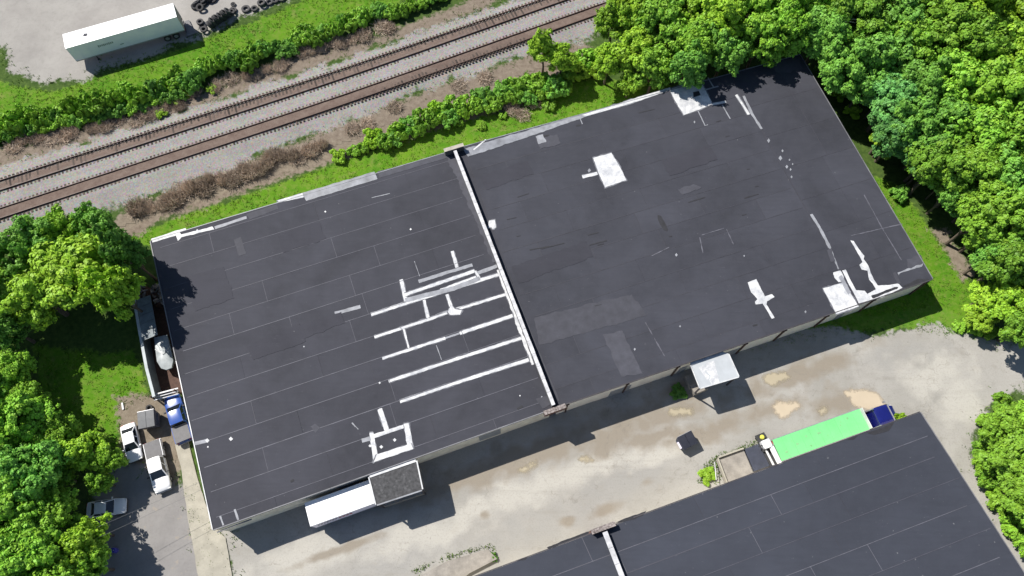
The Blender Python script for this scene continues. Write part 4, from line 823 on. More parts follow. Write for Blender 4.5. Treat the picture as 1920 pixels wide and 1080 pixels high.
def flatbed(corners, zt, label):
    P = [pix(x, y, zt) for x, y in corners]; a = (P[0] + P[3]) / 2; b = (P[1] + P[2]) / 2; c = (a + b) / 2; L = (b - a).length; W = 2.5
    g = thing('flatbed_trailer', (c.x, c.y, 0), label, 'trailer', None, math.atan2((b - a).y, (b - a).x)); n = 10
    for i in range(n):
        x0, x1 = -L / 2 + L * i / n + .006, -L / 2 + L * (i + 1) / n - .006; part('deck_panel', MB().box(((x0 + x1) / 2, 0, zt - .05 + random.uniform(-.006, .006)), (x1 - x0, W, .1)), 'green_roof', g)
    for s in (-1, 1): part('side_rail', MB().box((0, s * (W / 2 + .05), zt - .14), (L, .08, .2)), 'steel', g); part('landing_leg', MB().box((L / 2 - 2.8, s * .8, .45), (.14, .14, .9)), 'chassis', g); part('tail_light', MB().box((-L / 2 - .03, s * 1.0, zt - .25), (.06, .3, .1)), 'lamp_red', g)
    part('chassis', MB().box((0, -.5, zt - .32), (L * .96, .14, .34)).box((0, .5, zt - .32), (L * .96, .14, .34)), 'chassis', g); part('headboard', MB().box((L / 2 + .05, 0, zt + .25), (.08, W, .7)), 'trim_white', g)
    for i in range(2):
        for s in (-1, 1): wheel(g, -L / 2 + 1.5 + i * 1.25, s * 1.0, .48, .45)
    for k in range(12):
        x, y, r = random.uniform(-5, 5), random.uniform(-.8, .8), random.uniform(.05, .2)
        part('deck_stain', MB().flat([(x + r * math.cos(t) * random.uniform(.6, 1.5), y + r * math.sin(t) * random.uniform(.6, 1.3)) for t in np.arange(0, 6.2, .6)], zt + .008 + .001 * k), 'green_stain', g)
    return g
flatbed([(1450, 829), (1615, 769), (1627, 802), (1464, 860)], 1.4, 'flatbed trailer with bright mint green deck beside the second warehouse')
# ---- navy tractor unit
p = P0(1652, 780, 2.4); hd = heading((1600, 796), (1700, 762)); tk = thing('truck_tractor', p, 'navy blue truck tractor coupled to the green-roofed trailer', 'truck', None, hd)
part('chassis', MB().box((-.6, -.42, .85), (5.0, .12, .22)).box((-.6, .42, .85), (5.0, .12, .22)).box((-1.9, 0, .9), (.3, .8, .2)), 'chassis', tk); part('fifth_wheel', MB().lathe([(.5, 0), (.5, .06), (.05, .06), (.05, 0)], 18, 'z', (-1.9, 0, 1.02)), 'steel', tk)
mb, b, t = frustum(MB(), -.9, 1.05, 1.15, 1.0, -.85, .75, 1.05, 3.0); cab = part('cab', mb, 'truck_navy', tk); glazing(cab, [Vector(q).lerp(Vector(q2), .55) for q, q2 in zip(b, t)], t, ['side_window', 'windscreen', 'side_window', None])
part('cab_roof', MB().loft([ring(x, 1.07 * q, 2.98, 3.02, zt) for x, q, zt in ((-.9, .95, 3.05), (-.6, 1, 3.14), (.4, 1, 3.12), (.85, .9, 3.04))]), 'truck_navy', tk, 40)
part('hood', MB().loft([ring(x, ww, .75, 1.5, zt) for x, ww, zt in ((.95, 1.0, 1.78), (1.6, .95, 1.74), (2.1, .85, 1.62), (2.3, .7, 1.4))]), 'truck_navy', tk, 40)
part('visor', MB().box((.98, 0, 2.96), (.12, 1.9, .1)), 'steel', tk); part('grille', MB().box((2.31, 0, 1.15), (.05, 1.0, .6)), 'steel', tk); part('bumper', MB().box((2.36, 0, .6), (.2, 2.2, .3)), 'steel', tk)
for s in (-1, 1):
    wheel(tk, 1.75, s * 1.0, .5, .3); wheel(tk, -1.4, s * .95, .5, .5); wheel(tk, -2.5, s * .95, .5, .5); part('mirror', MB().box((1.1, s * 1.38, 2.3), (.12, .2, .5)), 'steel', tk); part('exhaust_stack', MB().tube([(-1.02, s * 1.0, 1.1), (-1.02, s * 1.0, 3.4)], .07, 8), 'steel', tk); part('headlight', MB().box((2.2, s * .78, 1.1), (.2, .25, .22)), 'lamp', tk)
# ---- equipment at the rear of the green trailer
p = P0(1445, 845, 1.2); hd = heading((1431, 815), (1458, 868), 1.2); eq = thing('compressor_skid', p, 'pale machine with two white cylinders and a yellow cap behind the green trailer', 'machine', None, hd)
part('frame', MB().box((-.2, 0, .35), (4.0, 1.2, .14)).box((-1.9, 0, .15), (.2, 1.2, .3)).box((1.4, 0, .15), (.2, 1.2, .3)), 'chassis', eq)
cy = part('cylinder', MB().lathe([(.30, -1.1), (.30, 1.1), (.2, 1.25), (.03, 1.28), (.03, -1.28), (.2, -1.25)], 14, 'y'), 'white_paint', eq, 40); cy.rotation_euler = (0, 0, R(90)); cy.location = (.75, .38, .98)
cy = part('cylinder', MB().lathe([(.14, -.95), (.14, .95), (.03, 1.05), (.03, -1.05)], 12, 'y'), 'trim_white', eq, 40); cy.rotation_euler = (0, 0, R(90)); cy.location = (.65, -.28, .7)
part('housing', MB().loft([[(x, y * q, z) for y, z in ((-.5, .42), (-.55, 1.2), (-.4, 1.4), (.4, 1.4), (.55, 1.2), (.5, .42))] for x, q in ((-1.35, .85), (-1.2, 1), (-.5, 1), (-.38, .85))]), 'silver_paint', eq, 30)
part('arm', MB().beam((-.9, -1.0, 1.0), (-.9, 1.0, 1.05), .14, .14), 'chassis', eq); part('arm', MB().beam((-.4, -.8, .9), (-.35, .8, .95), .12, .12), 'chassis', eq)
part('cap', MB().lathe([(.27, 0), (.27, .14), (.15, .3), (.02, .33), (.02, 0)], 14, 'z', (-1.75, 0, .7)).box((-1.75, 0, .56), (.2, .2, .3)), 'yellow', eq, 40)
# ---- dumpsters
def dumpster(pos, hd, bm, lm, label, L=2.0, W=1.6, h=1.35, edge=None):
    g = thing('dumpster', pos, label, 'dumpster', None, hd)
    part('bin', MB().loft([[(-L / 2 * a, -W / 2 * b, z), (L / 2 * a, -W / 2 * b, z), (L / 2 * a, W / 2 * b, z), (-L / 2 * a, W / 2 * b, z)] for a, b, z in ((.94, .8, .15), (1, .96, h * .8), (1, 1, h))]), bm, g)
    for s in (-1, 1):
        part('lid', MB().loft([[(s * L / 4 - L * .24, y, z), (s * L / 4 + L * .24, y, z), (s * L / 4 + L * .24, y, z + .05), (s * L / 4 - L * .24, y, z + .05)] for y, z in ((-W / 2 - .04, h + .01), (0, h + .1), (W / 2 + .02, h + .14))]), lm, g)
        part('fork_pocket', MB().box((s * (L / 2 + .07), 0, h * .62), (.14, W * .7, .18)), bm, g)
        for y in (-1, 1): wheel(g, s * L * .38, y * W * .32, .09, .07)
    part('hinge_bar', MB().beam((-L / 2, W / 2 + .04, h + .15), (L / 2, W / 2 + .04, h + .15), .05, .05), 'steel' if edge is None else edge, g)
    return g
dumpster(P0(277, 787, 1.4), heading((266, 789), (290, 784)), 'bin_grey', 'bin_lid', 'grey dumpster with double lids beside the white sedan', 1.9, 1.9, 1.75)
d2 = dumpster(P0(1288, 826, 1.2), heading((1271, 836), (1306, 818)), 'bin_dark', 'bin_black', 'black lidded dumpster standing in the open concrete yard', 1.9, 1.5, 1.4)
part('side_panel', MB().box((-1.05, -.1, 1.05), (.14, .8, .4)), 'white_side_skylit', d2)
# ---- tyres
tyre_mesh = MB().lathe([(.52, -.11), (.52, .11), (.47, .14), (.33, .13), (.27, .10), (.27, -.10), (.33, -.13), (.47, -.14)], 22, 'z').mesh('tyre', 'rubber', None, 40); tyre_dusty = tyre_mesh.copy(); tyre_dusty.materials.clear(); tyre_dusty.materials.append(M['rubber_dusty'])
def tyre(x, y, z=0.14, tilt=0.0, az=0.0, dusty=True, s=1.0, lab=None, grp=None):
    p = pix(x, y, z); o = link('tyre', tyre_dusty if dusty else tyre_mesh, None, lab, 'tyre', grp, None, (p.x, p.y, z)); o.rotation_euler = (0, tilt, az); o.scale = (s,) * 3
G1, G2, G3, G4 = 'leaning tyres in a row', 'tyres lying flat along the grass edge', 'tyres heaped on the lot', 'tyres by the trailer'
rowaz = heading((392, 50), (432, 28))
for i in range(14):
    f = i / 13; tyre(392 + 38 * f, 47 - 24 * f, .52, R(66 + random.uniform(-6, 6)), rowaz, i % 3 == 0, 1.15, 'black tyre standing on edge in the tight row of tyres', G1)
    if i in (1, 3, 4, 6, 8, 9, 11): tyre(394 + 38 * f, 40 - 24 * f, 1.3, R(50), rowaz, True, 1.0, 'tyre perched on top of the row of standing tyres', 'tyres on top of the row')
for x, y, z, s in [(437, 19, .15, 1.05), (434, 22, .43, 1.0), (461, 17, .15, 1.25), (477, 16, .15, 1.0), (490, 5, .15, 1.2), (490, 5, .5, 1.15), (437, 8, .15, .7), (505, 4, .15, 1.1), (516, 0, .15, 1.1), (528, -3, .15, 1.1)]:
    tyre(x, y, z, R(random.uniform(-4, 4)), random.random() * 6, True, s, 'dusty tyre lying flat along the edge of the grass', G2)
for x, y, z in [(366, 12, .2), (372, 8, .2), (380, 6, .2), (388, 2, .2), (398, -1, .2), (368, 5, .5), (378, 0, .5), (390, -4, .5), (402, -6, .2), (375, 14, .5), (384, -8, .3)]:
    tyre(x, y, z, R(random.uniform(-35, 35)), random.random() * 6, random.random() < .3, 1.15, 'black tyre in the tumbled heap on the open lot', G3)
for x, y, z in [(375, 41, .15), (375, 41, .44), (380, 51, .15), (382, 55, .43)]: tyre(x, y, z, R(random.uniform(-5, 5)), 0, z > .3, 1.0, 'tyre in the two short stacks between the ramp plate and the standing row', G4)
tyre(280, 765, .15, 0, 0, True, .8, 'small pale tyre on the dirt behind the grey dumpster', None)
# ================================================================ LEAN-TO YARD on the west side
p = P0(275, 640); ln = thing('storage_enclosure', p, 'narrow walled storage yard against the west wall, part roofed in grey sheet', 'enclosure')
Wt = [pix(249, 545, 2.4), pix(262, 620, 2.4), pix(275, 690, 2.4), pix(289, 744, 2.4)]
for a, b in zip(Wt[:-1], Wt[1:]):
    w_ = wpart('wall', MB().beam(a + Vector((0, 0, -1.2)), b + Vector((0, 0, -1.2)), .2, 2.36), 'lean_metal', ln); wpart('coping', MB().beam(a + Vector((0, 0, .04)), b + Vector((0, 0, .04)), .34, .1), 'lean_edge', w_)
for k in range(3):
    a, b = pix(289, 740 + 5 * k, 2.0 - .25 * k), pix(334, 728 + 5 * k, 2.0 - .25 * k); wpart('gate_rail', MB().beam(a, b, .16, .1), 'trim_white', ln)
for q in (pix(289, 747, 1.0), pix(334, 735, 1.0)): wpart('gate_post', MB().box((q.x, q.y, 1.05), (.16, .16, 2.1)), 'rust', ln)
for k in range(5):
    a0, a1 = k / 5 + .004, (k + 1) / 5 - .004; A, B, C_, D_ = [pix(x, y, 2.5) for x, y in ((257, 562), (282, 553), (296, 628), (267, 640))]
    wpart('roof_sheet', MB().prism([A.lerp(D_, a0), B.lerp(C_, a0), B.lerp(C_, a1), A.lerp(D_, a1)], 2.50 + .01 * (k % 2), 2.55 + .01 * (k % 2)), 'lean_metal', ln)
wpart('floor', MB().prism(gp([(254, 545), (330, 530), (345, 735), (292, 748)]), 0, .05), 'rust', ln)
def heap(name, pts, z0, z1, mat, label, cat, n=26):
    P = gp(pts, z1); c = sum(P, Vector()) / len(P); g = thing(name, (c.x, c.y, 0), label, cat)
    for k in range(n):
        a, b = random.random(), random.random(); q = (P[0].lerp(P[1], a)).lerp(P[3].lerp(P[2], a), b); s = random.uniform(.25, .8)
        mb = MB().box((0, 0, 0), (s, s * random.uniform(.15, .7), random.uniform(.03, .2))); o = link('scrap_piece', mb.mesh('scrap_piece', mat), g); o.location = (q.x - c.x, q.y - c.y, random.uniform(z0, z1)); o.rotation_euler = (random.uniform(-.5, .5), random.uniform(-.5, .5), random.random() * 6)
    wpart('crate', MB().prism([p.lerp(c, .05) for p in P], 0.0, z0 + .05), 'rust', g)
heap('scrap_heap', [(246, 533), (270, 530), (277, 560), (252, 568)], 1.6, 1.9, 'rust_scrap', 'crate of rusty scrap metal at the north end of the storage yard', 'scrap')
heap('scrap_heap', [(282, 535), (298, 530), (303, 565), (287, 572)], 1.2, 1.6, 'rust_scrap', 'brown scrap and timber between the grey sheet roof and the warehouse', 'scrap')
# covered boat
pts = [(288, 632), (313, 627), (319, 650), (325, 676), (322, 690), (312, 694), (302, 691), (294, 678), (291, 655)]; P = gp(pts, 1.5); c = sum(P, Vector()) / len(P); bo = thing('covered_boat', (c.x, c.y, 0), 'silver covered boat with rounded bow in the storage yard', 'boat')
Q = rough_poly(P, .4, .03); nQ = len(Q); mb = MB(); rings = []
for s_, z in ((.62, .35), (.86, .8), (1.0, 1.35), (.98, 1.5), (.7, 1.62), (.3, 1.7)): rings.append([(c.x + (x - c.x) * s_, c.y + (y - c.y) * s_, z + (.06 * math.sin(i * 1.3) if z > 1.5 else 0)) for i, (x, y) in enumerate(Q)])
mb.loft(rings); wpart('cover', mb, 'boat', bo, 40)
for f in (-.25, .25):
    q = P[0].lerp(P[4], .5 + f); wpart('cradle', MB().box((q.x, q.y, .2), (1.2, .3, .38), R(20)), 'wood', bo)
wpart('strap', MB().tube([P[8].lerp(c, .02) + Vector((0, 0, .05)), c.lerp(P[8], .5) + Vector((0, 0, .22)), c + Vector((0, 0, .3)), c.lerp(P[2], .5) + Vector((0, 0, .22)), P[2].lerp(c, .02) + Vector((0, 0, .05))], .04), 'trim_white', bo)
# small things on the drive and lawn
link('plank', MB().beam(pix(229, 755, .06), pix(231, 768, .06), .2, .1).mesh('plank', 'trim_white'), None, 'short white board lying on the grass near the dumpster', 'board')
p = P0(214, 1032, .5); dr = thing('plastic_drum', p, 'blue plastic drum standing in the shade of the trees', 'drum'); part('shell', MB().lathe([(.27, 0), (.3, .1), (.29, .3), (.3, .33), (.29, .6), (.3, .63), (.27, .88), (.03, .9), (.03, 0)], 16, 'z'), 'barrel_blue', dr, 40); part('bung', MB().box((.12, 0, .91), (.07, .07, .05)), 'trim_white', dr)
# overhead service cables from the eave to a pole among the trees
pe, pp = pix(386, 905, 4.7), Vector((-58.0, -3.0, 9.0)); up = thing('utility_pole', (pp.x, pp.y, 0), 'wooden utility pole among the trees by the drive', 'utility pole')
wpart('pole', MB().tube([(pp.x, pp.y, 0), (pp.x, pp.y, 9.6)], [.17, .12], 10), 'bark', up); wpart('cross_arm', MB().box((pp.x, pp.y, 9.0), (.14, 2.0, .14)), 'wood', up)
for k, s in enumerate((-.5, .5)):
    a, b = Vector((pe.x + .2, pe.y + s * .9, 4.75)), Vector((pp.x, pp.y + s * 1.6, 9.1)); pts = [a.lerp(b, t / 14) + Vector((0, 0, -1.1 * math.sin(math.pi * t / 14))) for t in range(15)]
    link('service_cable', MB().tube(pts, .013, 5).mesh('service_cable', 'cable'), None, 'thin overhead cable from the warehouse eave to the utility pole', 'cable', 'overhead service cables')
# ================================================================ VEGETATION
def leaf_cloud(name, mat, lobes, clumps, leaves, R0, H0, CZ, lobe_r, clump_r, size, seed, zmin=0.6, flat=0.85, aspect=0.68):
    g = np.random.default_rng(seed); C = []
    while len(C) < lobes:
        v = g.normal(size=3); v /= np.linalg.norm(v)
        if v[2] < -0.55: continue
        rr = g.uniform(.62, .97) if len(C) % 5 else g.uniform(.3, .6); C.append((v * [R0, R0, H0] * rr * (1 + .18 * math.sin(3 * math.atan2(v[1], v[0]) + seed)), g.uniform(*lobe_r)))
    pos = []; nrm = []; tone = []; yel = []
    for c, r in C:
        lt = g.uniform(-.12, .12)
        for _ in range(clumps):
            d = g.normal(size=3); d[2] = abs(d[2]) * .9 + d[2] * .1 + .1; d /= np.linalg.norm(d)
            cc = c + d * r * g.uniform(.5, 1.2) * [1, 1, flat]; cr = g.uniform(*clump_r); n = leaves
            q = g.normal(size=(n, 3)); q /= np.linalg.norm(q, axis=1)[:, None]; q[:, 2] = np.abs(q[:, 2]) * 1.0 - .3; q *= (g.random(n) ** .4)[:, None] * cr * g.uniform(.7, 1.45)
            pos.append(cc + q); nn = d * .8 + q / cr * .9 + g.normal(size=(n, 3)) * .48 + [0, 0, .35]; nrm.append(nn / np.linalg.norm(nn, axis=1)[:, None])
            tone.append(np.clip(g.uniform(.2, .8) + lt + g.normal(size=n) * .16, 0, 1)); yel.append(np.clip(g.random() ** 3 + g.normal(size=n) * .1, 0, 1))
    pos = np.concatenate(pos); nrm = np.concatenate(nrm); tone = np.concatenate(tone); yel = np.concatenate(yel); pos[:, 2] += CZ
    k = pos[:, 2] > zmin; pos, nrm, tone, yel = pos[k], nrm[k], tone[k], yel[k]; n = len(pos)
    t = g.normal(size=(n, 3)); t -= nrm * (t * nrm).sum(1)[:, None]; t /= np.linalg.norm(t, axis=1)[:, None]; b = np.cross(nrm, t)
    L = g.uniform(size[0] * .75, size[1] * 1.2, n)[:, None] * 1.12; t = t * L; b = b * L * aspect
    V = np.stack([pos - t, pos - b + nrm * L * .12, pos + t, pos + b + nrm * L * .12], 1).reshape(-1, 3)
    return quads(name, V, np.repeat(tone, 4), np.repeat(yel, 4), mat)
def quads(name, V, tone, yel, mat):
    n = len(V) // 4; me = bpy.data.meshes.new(name); me.vertices.add(len(V)); me.vertices.foreach_set('co', np.ascontiguousarray(V, dtype=np.float32).ravel())
    me.loops.add(n * 4); me.loops.foreach_set('vertex_index', np.arange(n * 4, dtype=np.int32)); me.polygons.add(n); me.polygons.foreach_set('loop_start', np.arange(0, n * 4, 4, dtype=np.int32)); me.polygons.foreach_set('loop_total', np.full(n, 4, dtype=np.int32))
    for an, vals in (('lv', tone), ('ly', yel)): me.attributes.new(an, 'FLOAT', 'POINT').data.foreach_set('value', np.ascontiguousarray(vals, dtype=np.float32))
    me.materials.append(M[mat]); me.update(calc_edges=True); return me
def trunk_mesh(name, h, r, limbs, seed, spread):
    g = random.Random(seed); mb = MB(); top = Vector((g.uniform(-.3, .3), g.uniform(-.3, .3), h * .72))
    mb.tube([(0, 0, -.1), (.05, .02, h * .15), (top.x * .5, top.y * .5, h * .4), top], [r * 1.35, r, r * .8, r * .35], 8)
    for k in range(limbs):
        a = 6.28 * k / limbs + g.uniform(-.4, .4); z = h * g.uniform(.22, .55); s0 = Vector((top.x * z / top.z * .6, top.y * z / top.z * .6, z)); d = Vector((math.cos(a), math.sin(a), 0)) * spread * g.uniform(.6, .95)
        mb.tube([s0, s0 + d * .45 + Vector((0, 0, h * .12)), s0 + d + Vector((0, 0, h * g.uniform(.14, .28)))], [r * .5, r * .32, r * .1], 6)
    return mb.mesh(name, 'bark', None, 60)
# nominal tree: 10 m tall, crown radius 4 m
V = []
for i, (m, lob, lr, cr, sz, H0) in enumerate([('leaf_a', 62, (.7, 1.25), (.26, .46), (.10, .19), 3.2), ('leaf_a', 50, (.8, 1.5), (.28, .5), (.11, .20), 3.5), ('leaf_b', 72, (.6, 1.1), (.24, .42), (.09, .17), 3.3), ('leaf_b', 56, (.7, 1.3), (.26, .46), (.10, .18), 2.9), ('leaf_c', 60, (.7, 1.25), (.26, .46), (.10, .19), 3.3), ('leaf_d', 76, (.55, 1.0), (.22, .4), (.09, .16), 3.1), ('leaf_c', 46, (.7, 1.3), (.26, .48), (.11, .20), 3.8)]):
    V.append((leaf_cloud('crown', m, lob, 18, 24, 3.7, H0, 6.3, lr, cr, sz, 100 + i), trunk_mesh('trunk', 10, .26, 7, 200 + i, 2.8)))
BV = [leaf_cloud('foliage', m, 34, 11, 22, 1.75, .75, .7, (.18, .5), (.14, .34), (.08, .18), 300 + i, .02) for i, m in enumerate(('leaf_a', 'leaf_b', 'leaf_c', 'leaf_a'))]
BS = trunk_mesh('stem', 1.8, .06, 5, 9, .8)
def tree(px, py, rpx, h, var, label, group, name='broadleaf_tree'):
    p = pix(px, py, h * .66); r = rpx / ppm(p); o = thing(name, (p.x, p.y, -.03), label, 'tree', group, random.random() * 6.28)
    s = r / 4.45; o.scale = (s, s * random.uniform(.92, 1.08), h / 10.0)
    link('trunk', V[var][1], o); link('crown', V[var][0], o); return o
def bush(px, py, rpx, h, var, label, group, name='bush'):
    p = pix(px, py, h * .5); r = rpx / ppm(p); o = thing(name, (p.x, p.y, -.03), label, 'bush', group, random.random() * 6.28)
    o.scale = (r / 1.85, r / 1.85 * random.uniform(.85, 1.15), h / 2.2); link('stem', BS, o); link('foliage', BV[var], o); return o
GE, GNE, GW, GSW, GSE = 'trees of the wood east of the warehouse', 'trees crowding the north-east roof corner', 'trees at the north-west roof corner', 'trees beside the asphalt drive', 'trees beyond the east end of the second warehouse'
kind = {0: 'mid green broadleaf tree', 1: 'full mid green broadleaf tree', 2: 'deep green fine-leaved tree', 3: 'deep green spreading tree', 4: 'bright yellow-green tree', 5: 'blue-green dense tree', 6: 'bright yellow-green lumpy tree'}
# wood east of the warehouse
EAST = [(1545, 60, 62, 12, 2), (1600, 35, 66, 13, 0), (1668, 20, 70, 13, 3), (1745, 18, 70, 13, 1), (1820, 15, 66, 13, 6), (1895, 30, 70, 13, 4), (1575, 128, 54, 11, 2), (1640, 95, 66, 12.5, 3), (1708, 88, 60, 12, 0), (1770, 85, 66, 12.5, 1), (1840, 88, 68, 13, 0),
        (1908, 110, 62, 13, 6), (1674, 186, 58, 11, 5), (1622, 160, 44, 9.5, 2), (1722, 160, 58, 12, 2), (1785, 160, 64, 12.5, 0), (1858, 170, 70, 13, 1), (1925, 190, 62, 13, 0), (1684, 255, 44, 9.5, 5), (1700, 232, 50, 11, 2), (1762, 236, 60, 12, 3), (1830, 248, 66, 12.5, 0),
        (1900, 262, 64, 13, 1), (1740, 296, 42, 9, 5), (1760, 310, 54, 11, 1), (1820, 330, 62, 12, 0), (1890, 345, 66, 12.5, 3), (1785, 360, 38, 9, 2), (1836, 410, 50, 11, 0), (1870, 420, 62, 12, 1), (1930, 420, 60, 12, 0), (1866, 474, 40, 10, 3), (1895, 490, 56, 11, 0),
        (1985, 60, 80, 13, 1), (1990, 180, 80, 13, 2), (1990, 310, 80, 13, 0), (1985, 480, 70, 12, 3), (2060, 120, 90, 13, 0), (2060, 260, 90, 13, 3), (2060, 400, 90, 13, 1), (1620, -30, 70, 13, 0), (1720, -40, 75, 13, 3), (1820, -40, 75, 13, 1), (1910, -40, 80, 13, 2), (1540, -15, 66, 13, 1)]
roofE_px = [(1500, 103), (1560, 190), (1640, 330), (1700, 360), (1770, 415), (1800, 500), (1850, 550), (1748, 700), (868, 276)]
for x, y, r, h, v in EAST:
    dd = -sdist(np.array([x * 1.0]), np.array([y * 1.0]), roofE_px)[0]; where = 'in the front rank of the east wood, facing the warehouse' if dd < 85 else ('in the middle of the wood east of the warehouse' if dd < 190 else 'deep inside the wood east of the warehouse')
    tree(x, y, r, h, v, ('broad ' if r > 64 else 'small ' if r < 51 else '') + kind[v] + ' ' + where, GE)
gu = random.Random(21); US = []
for x, y, r, h, v in EAST[:33]:
    for k in range(2): US.append((x + gu.uniform(-45, 50), y + gu.uniform(-40, 30), gu.uniform(26, 44), gu.uniform(6, 9.5), gu.choice((0, 1, 2, 4, 5, 3))))
roofE_px = [(1500, 103), (1560, 190), (1640, 330), (1700, 360), (1770, 415), (1800, 500), (1850, 550), (1748, 700), (868, 276)]
for x, y, r, h, v in US:
    if sdist(np.array([x]), np.array([y]), roofE_px)[0] < -r * 1.4: tree(x, y, r, h, v, kind[v] + ' of the lower storey among taller trees of the east wood', 'lower storey trees of the east wood')
NE = [(1150, 42, 40, 8, 6), (1185, 20, 50, 10, 4), (1140, 118, 34, 7, 4), (1190, 95, 46, 9, 4), (1240, 45, 54, 11, 0), (1228, 128, 44, 8.5, 1), (1290, 22, 56, 11, 4), (1300, 85, 54, 11, 0), (1290, 128, 40, 11, 2), (1350, 45, 58, 12, 6), (1362, 92, 48, 11, 3), (1410, 25, 56, 12, 0), (1425, 74, 50, 11.5, 0), (1472, 55, 50, 12, 0), (1480, 5, 56, 12, 1), (1180, 155, 26, 5, 4), (1240, -20, 60, 11, 0), (1340, -30, 62, 12, 1), (1430, -35, 62, 12, 3)]
for x, y, r, h, v in NE: tree(x, y, r, h, v, kind[v] + ' crowding the railway end of the east roof', GNE)
tree(1020, 92, 33, 7.5, 6, 'slim bright green tree standing between the tracks and the warehouse', None); tree(1053, 112, 30, 6.5, 4, 'shorter yellow-green tree right beside the slim bright green tree', None)
WEST = [(145, 505, 90, 11.5, 4), (66, 555, 68, 10, 6), (70, 455, 56, 9.5, 2), (180, 428, 48, 10, 3), (230, 472, 44, 13.5, 2), (120, 430, 42, 8.5, 0), (20, 480, 56, 10, 3), (214, 548, 50, 14, 4), (10, 615, 46, 8.5, 2), (-40, 540, 70, 11, 0), (-90, 450, 80, 11, 3), (-110, 620, 80, 11, 1)]
for x, y, r, h, v in WEST: tree(x, y, r, h, v, kind[v] + ' in the clump at the north-west roof corner', GW)
SW = [(15, 700, 46, 7.5, 0), (50, 752, 44, 7, 0), (35, 790, 62, 10, 1), (100, 822, 48, 7.5, 0), (160, 842, 44, 7, 6), (203, 862, 30, 6, 0), (188, 905, 26, 5, 1), (172, 1000, 38, 7, 6), (165, 1068, 42, 8, 0), (60, 880, 66, 11, 3), (104, 895, 42, 6, 1), (20, 960, 66, 11, 0), (100, 965, 52, 8, 1), (60, 1040, 70, 11, 0), (142, 1035, 50, 9, 4), (10, 1080, 70, 11, 3), (110, 1090, 56, 10, 1), (-50, 750, 70, 10, 3), (-60, 880, 80, 11, 0), (-70, 1010, 80, 11, 1), (-10, 1160, 80, 11, 0)]
for x, y, r, h, v in SW: tree(x, y, r, h, v, kind[v] + ' in the belt beside the asphalt drive', GSW)
SE = [(1880, 800, 40, 6.5, 0), (1895, 860, 52, 7, 1), (1935, 790, 50, 7, 0), (1925, 920, 50, 7.5, 0), (1965, 850, 60, 8, 3), (1970, 960, 60, 8, 1), (2040, 900, 80, 9, 0)]
for x, y, r, h, v in SE: tree(x, y, r, h, v, kind[v] + ' beyond the east gable of the second warehouse', GSE)
for x, y, r in [(1850, 845, 24), (1856, 895, 24), (1862, 795, 22), (1885, 758, 22), (1880, 940, 26), (1905, 985, 26), (1845, 870, 18), (1930, 1020, 26)]: bush(x, y, r, 2.6, 0, 'leafy bush fringing the trees beyond the second warehouse', 'bushes beyond the second warehouse')
SE2 = [(1850, 555, 40, 5.5, 6), (1895, 570, 44, 7.5, 4), (1840, 595, 34, 4, 4), (1930, 610, 50, 9, 0), (1905, 530, 40, 8, 4)]
for x, y, r, h, v in SE2: tree(x, y, r, h, v, kind[v] + ' at the mouth of the yard, below the wood', 'small trees at the mouth of the yard')
# vine hedge north of the tracks, bushes south of them
def along(pts, n):
    out = []; segs = [math.dist(a, b) for a, b in zip(pts[:-1], pts[1:])]; T = sum(segs)
    for k in range(n):
        d = T * (k + .5) / n
        for (a, b), L in zip(zip(pts[:-1], pts[1:]), segs):
            if d <= L: out.append((a[0] + (b[0] - a[0]) * d / L, a[1] + (b[1] - a[1]) * d / L, k / n)); break
            d -= L
    return out
for x, y, f in along([(-70, 250), (0, 226), (120, 202), (250, 172), (380, 132), (480, 100), (570, 70), (640, 42), (720, 22), (790, -2), (850, -30)], 64):
    bush(x + random.uniform(-5, 5), y + random.uniform(-9, 9), random.uniform(13, 24) * (1.15 - .35 * f), random.uniform(2.0, 3.3) * (1.2 - .35 * f), random.choice((0, 1, 3)), ('tall' if f < .3 else 'low') + ' vine covered hedge bush ' + ('by the corner of the gravel lot' if x < 110 else 'behind the white semi trailer' if x < 350 else 'below the rows of tyres' if x < 560 else 'past the end of the tyre rows'), 'hedge north of the tracks', 'hedge_bush')
for x, y, f in along([(-40, 262), (120, 226), (260, 196), (340, 170)], 18): bush(x, y, random.uniform(13, 18), 1.9, random.choice((1, 3)), 'low dark bush along the track side of the vine hedge', 'low bushes at the hedge foot', 'hedge_bush')
for x, y, r, h, v in [(635, 290, 17, 1.5, 2), (662, 282, 12, 1.2, 0), (700, 252, 18, 2.2, 2), (722, 262, 18, 2.4, 0), (745, 245, 22, 2.6, 0), (770, 232, 22, 2.8, 1), (795, 222, 26, 3.2, 0), (815, 205, 24, 3.0, 2), (840, 215, 20, 2.6, 1), (850, 198, 24, 3.0, 0), (880, 196, 24, 2.8, 0), (905, 180, 24, 2.8, 1), (930, 188, 18, 2.4, 0), (945, 168, 24, 2.8, 1), (975, 160, 24, 3.0, 3), (990, 180, 18, 2.2, 1), (1005, 150, 24, 3.0, 3), (1040, 160, 24, 3.4, 1), (1085, 130, 22, 3.0, 2), (1100, 108, 24, 3.0, 0), (690, 268, 14, 1.6, 2), (735, 255, 20, 2.2, 1), (782, 236, 20, 2.4, 0), (828, 210, 22, 2.8, 0), (868, 205, 20, 2.4, 2), (918, 192, 20, 2.4, 0), (960, 175, 20, 2.6, 0), (1020, 165, 22, 2.8, 0), (1060, 150, 20, 2.6, 0), (1075, 118, 22, 3.0, 2), (1118, 128, 20, 2.6, 2), (680, 275, 12, 1.3, 0), (860, 228, 9, .9, 0), (903, 235, 9, .8, 0), (943, 215, 8, .8, 0), (1030, 195, 14, 1.2, 0)]:
    bush(x, y, r, h, v, 'leafy green bush between the ballast and the north lawn', 'bushes between ballast and lawn')
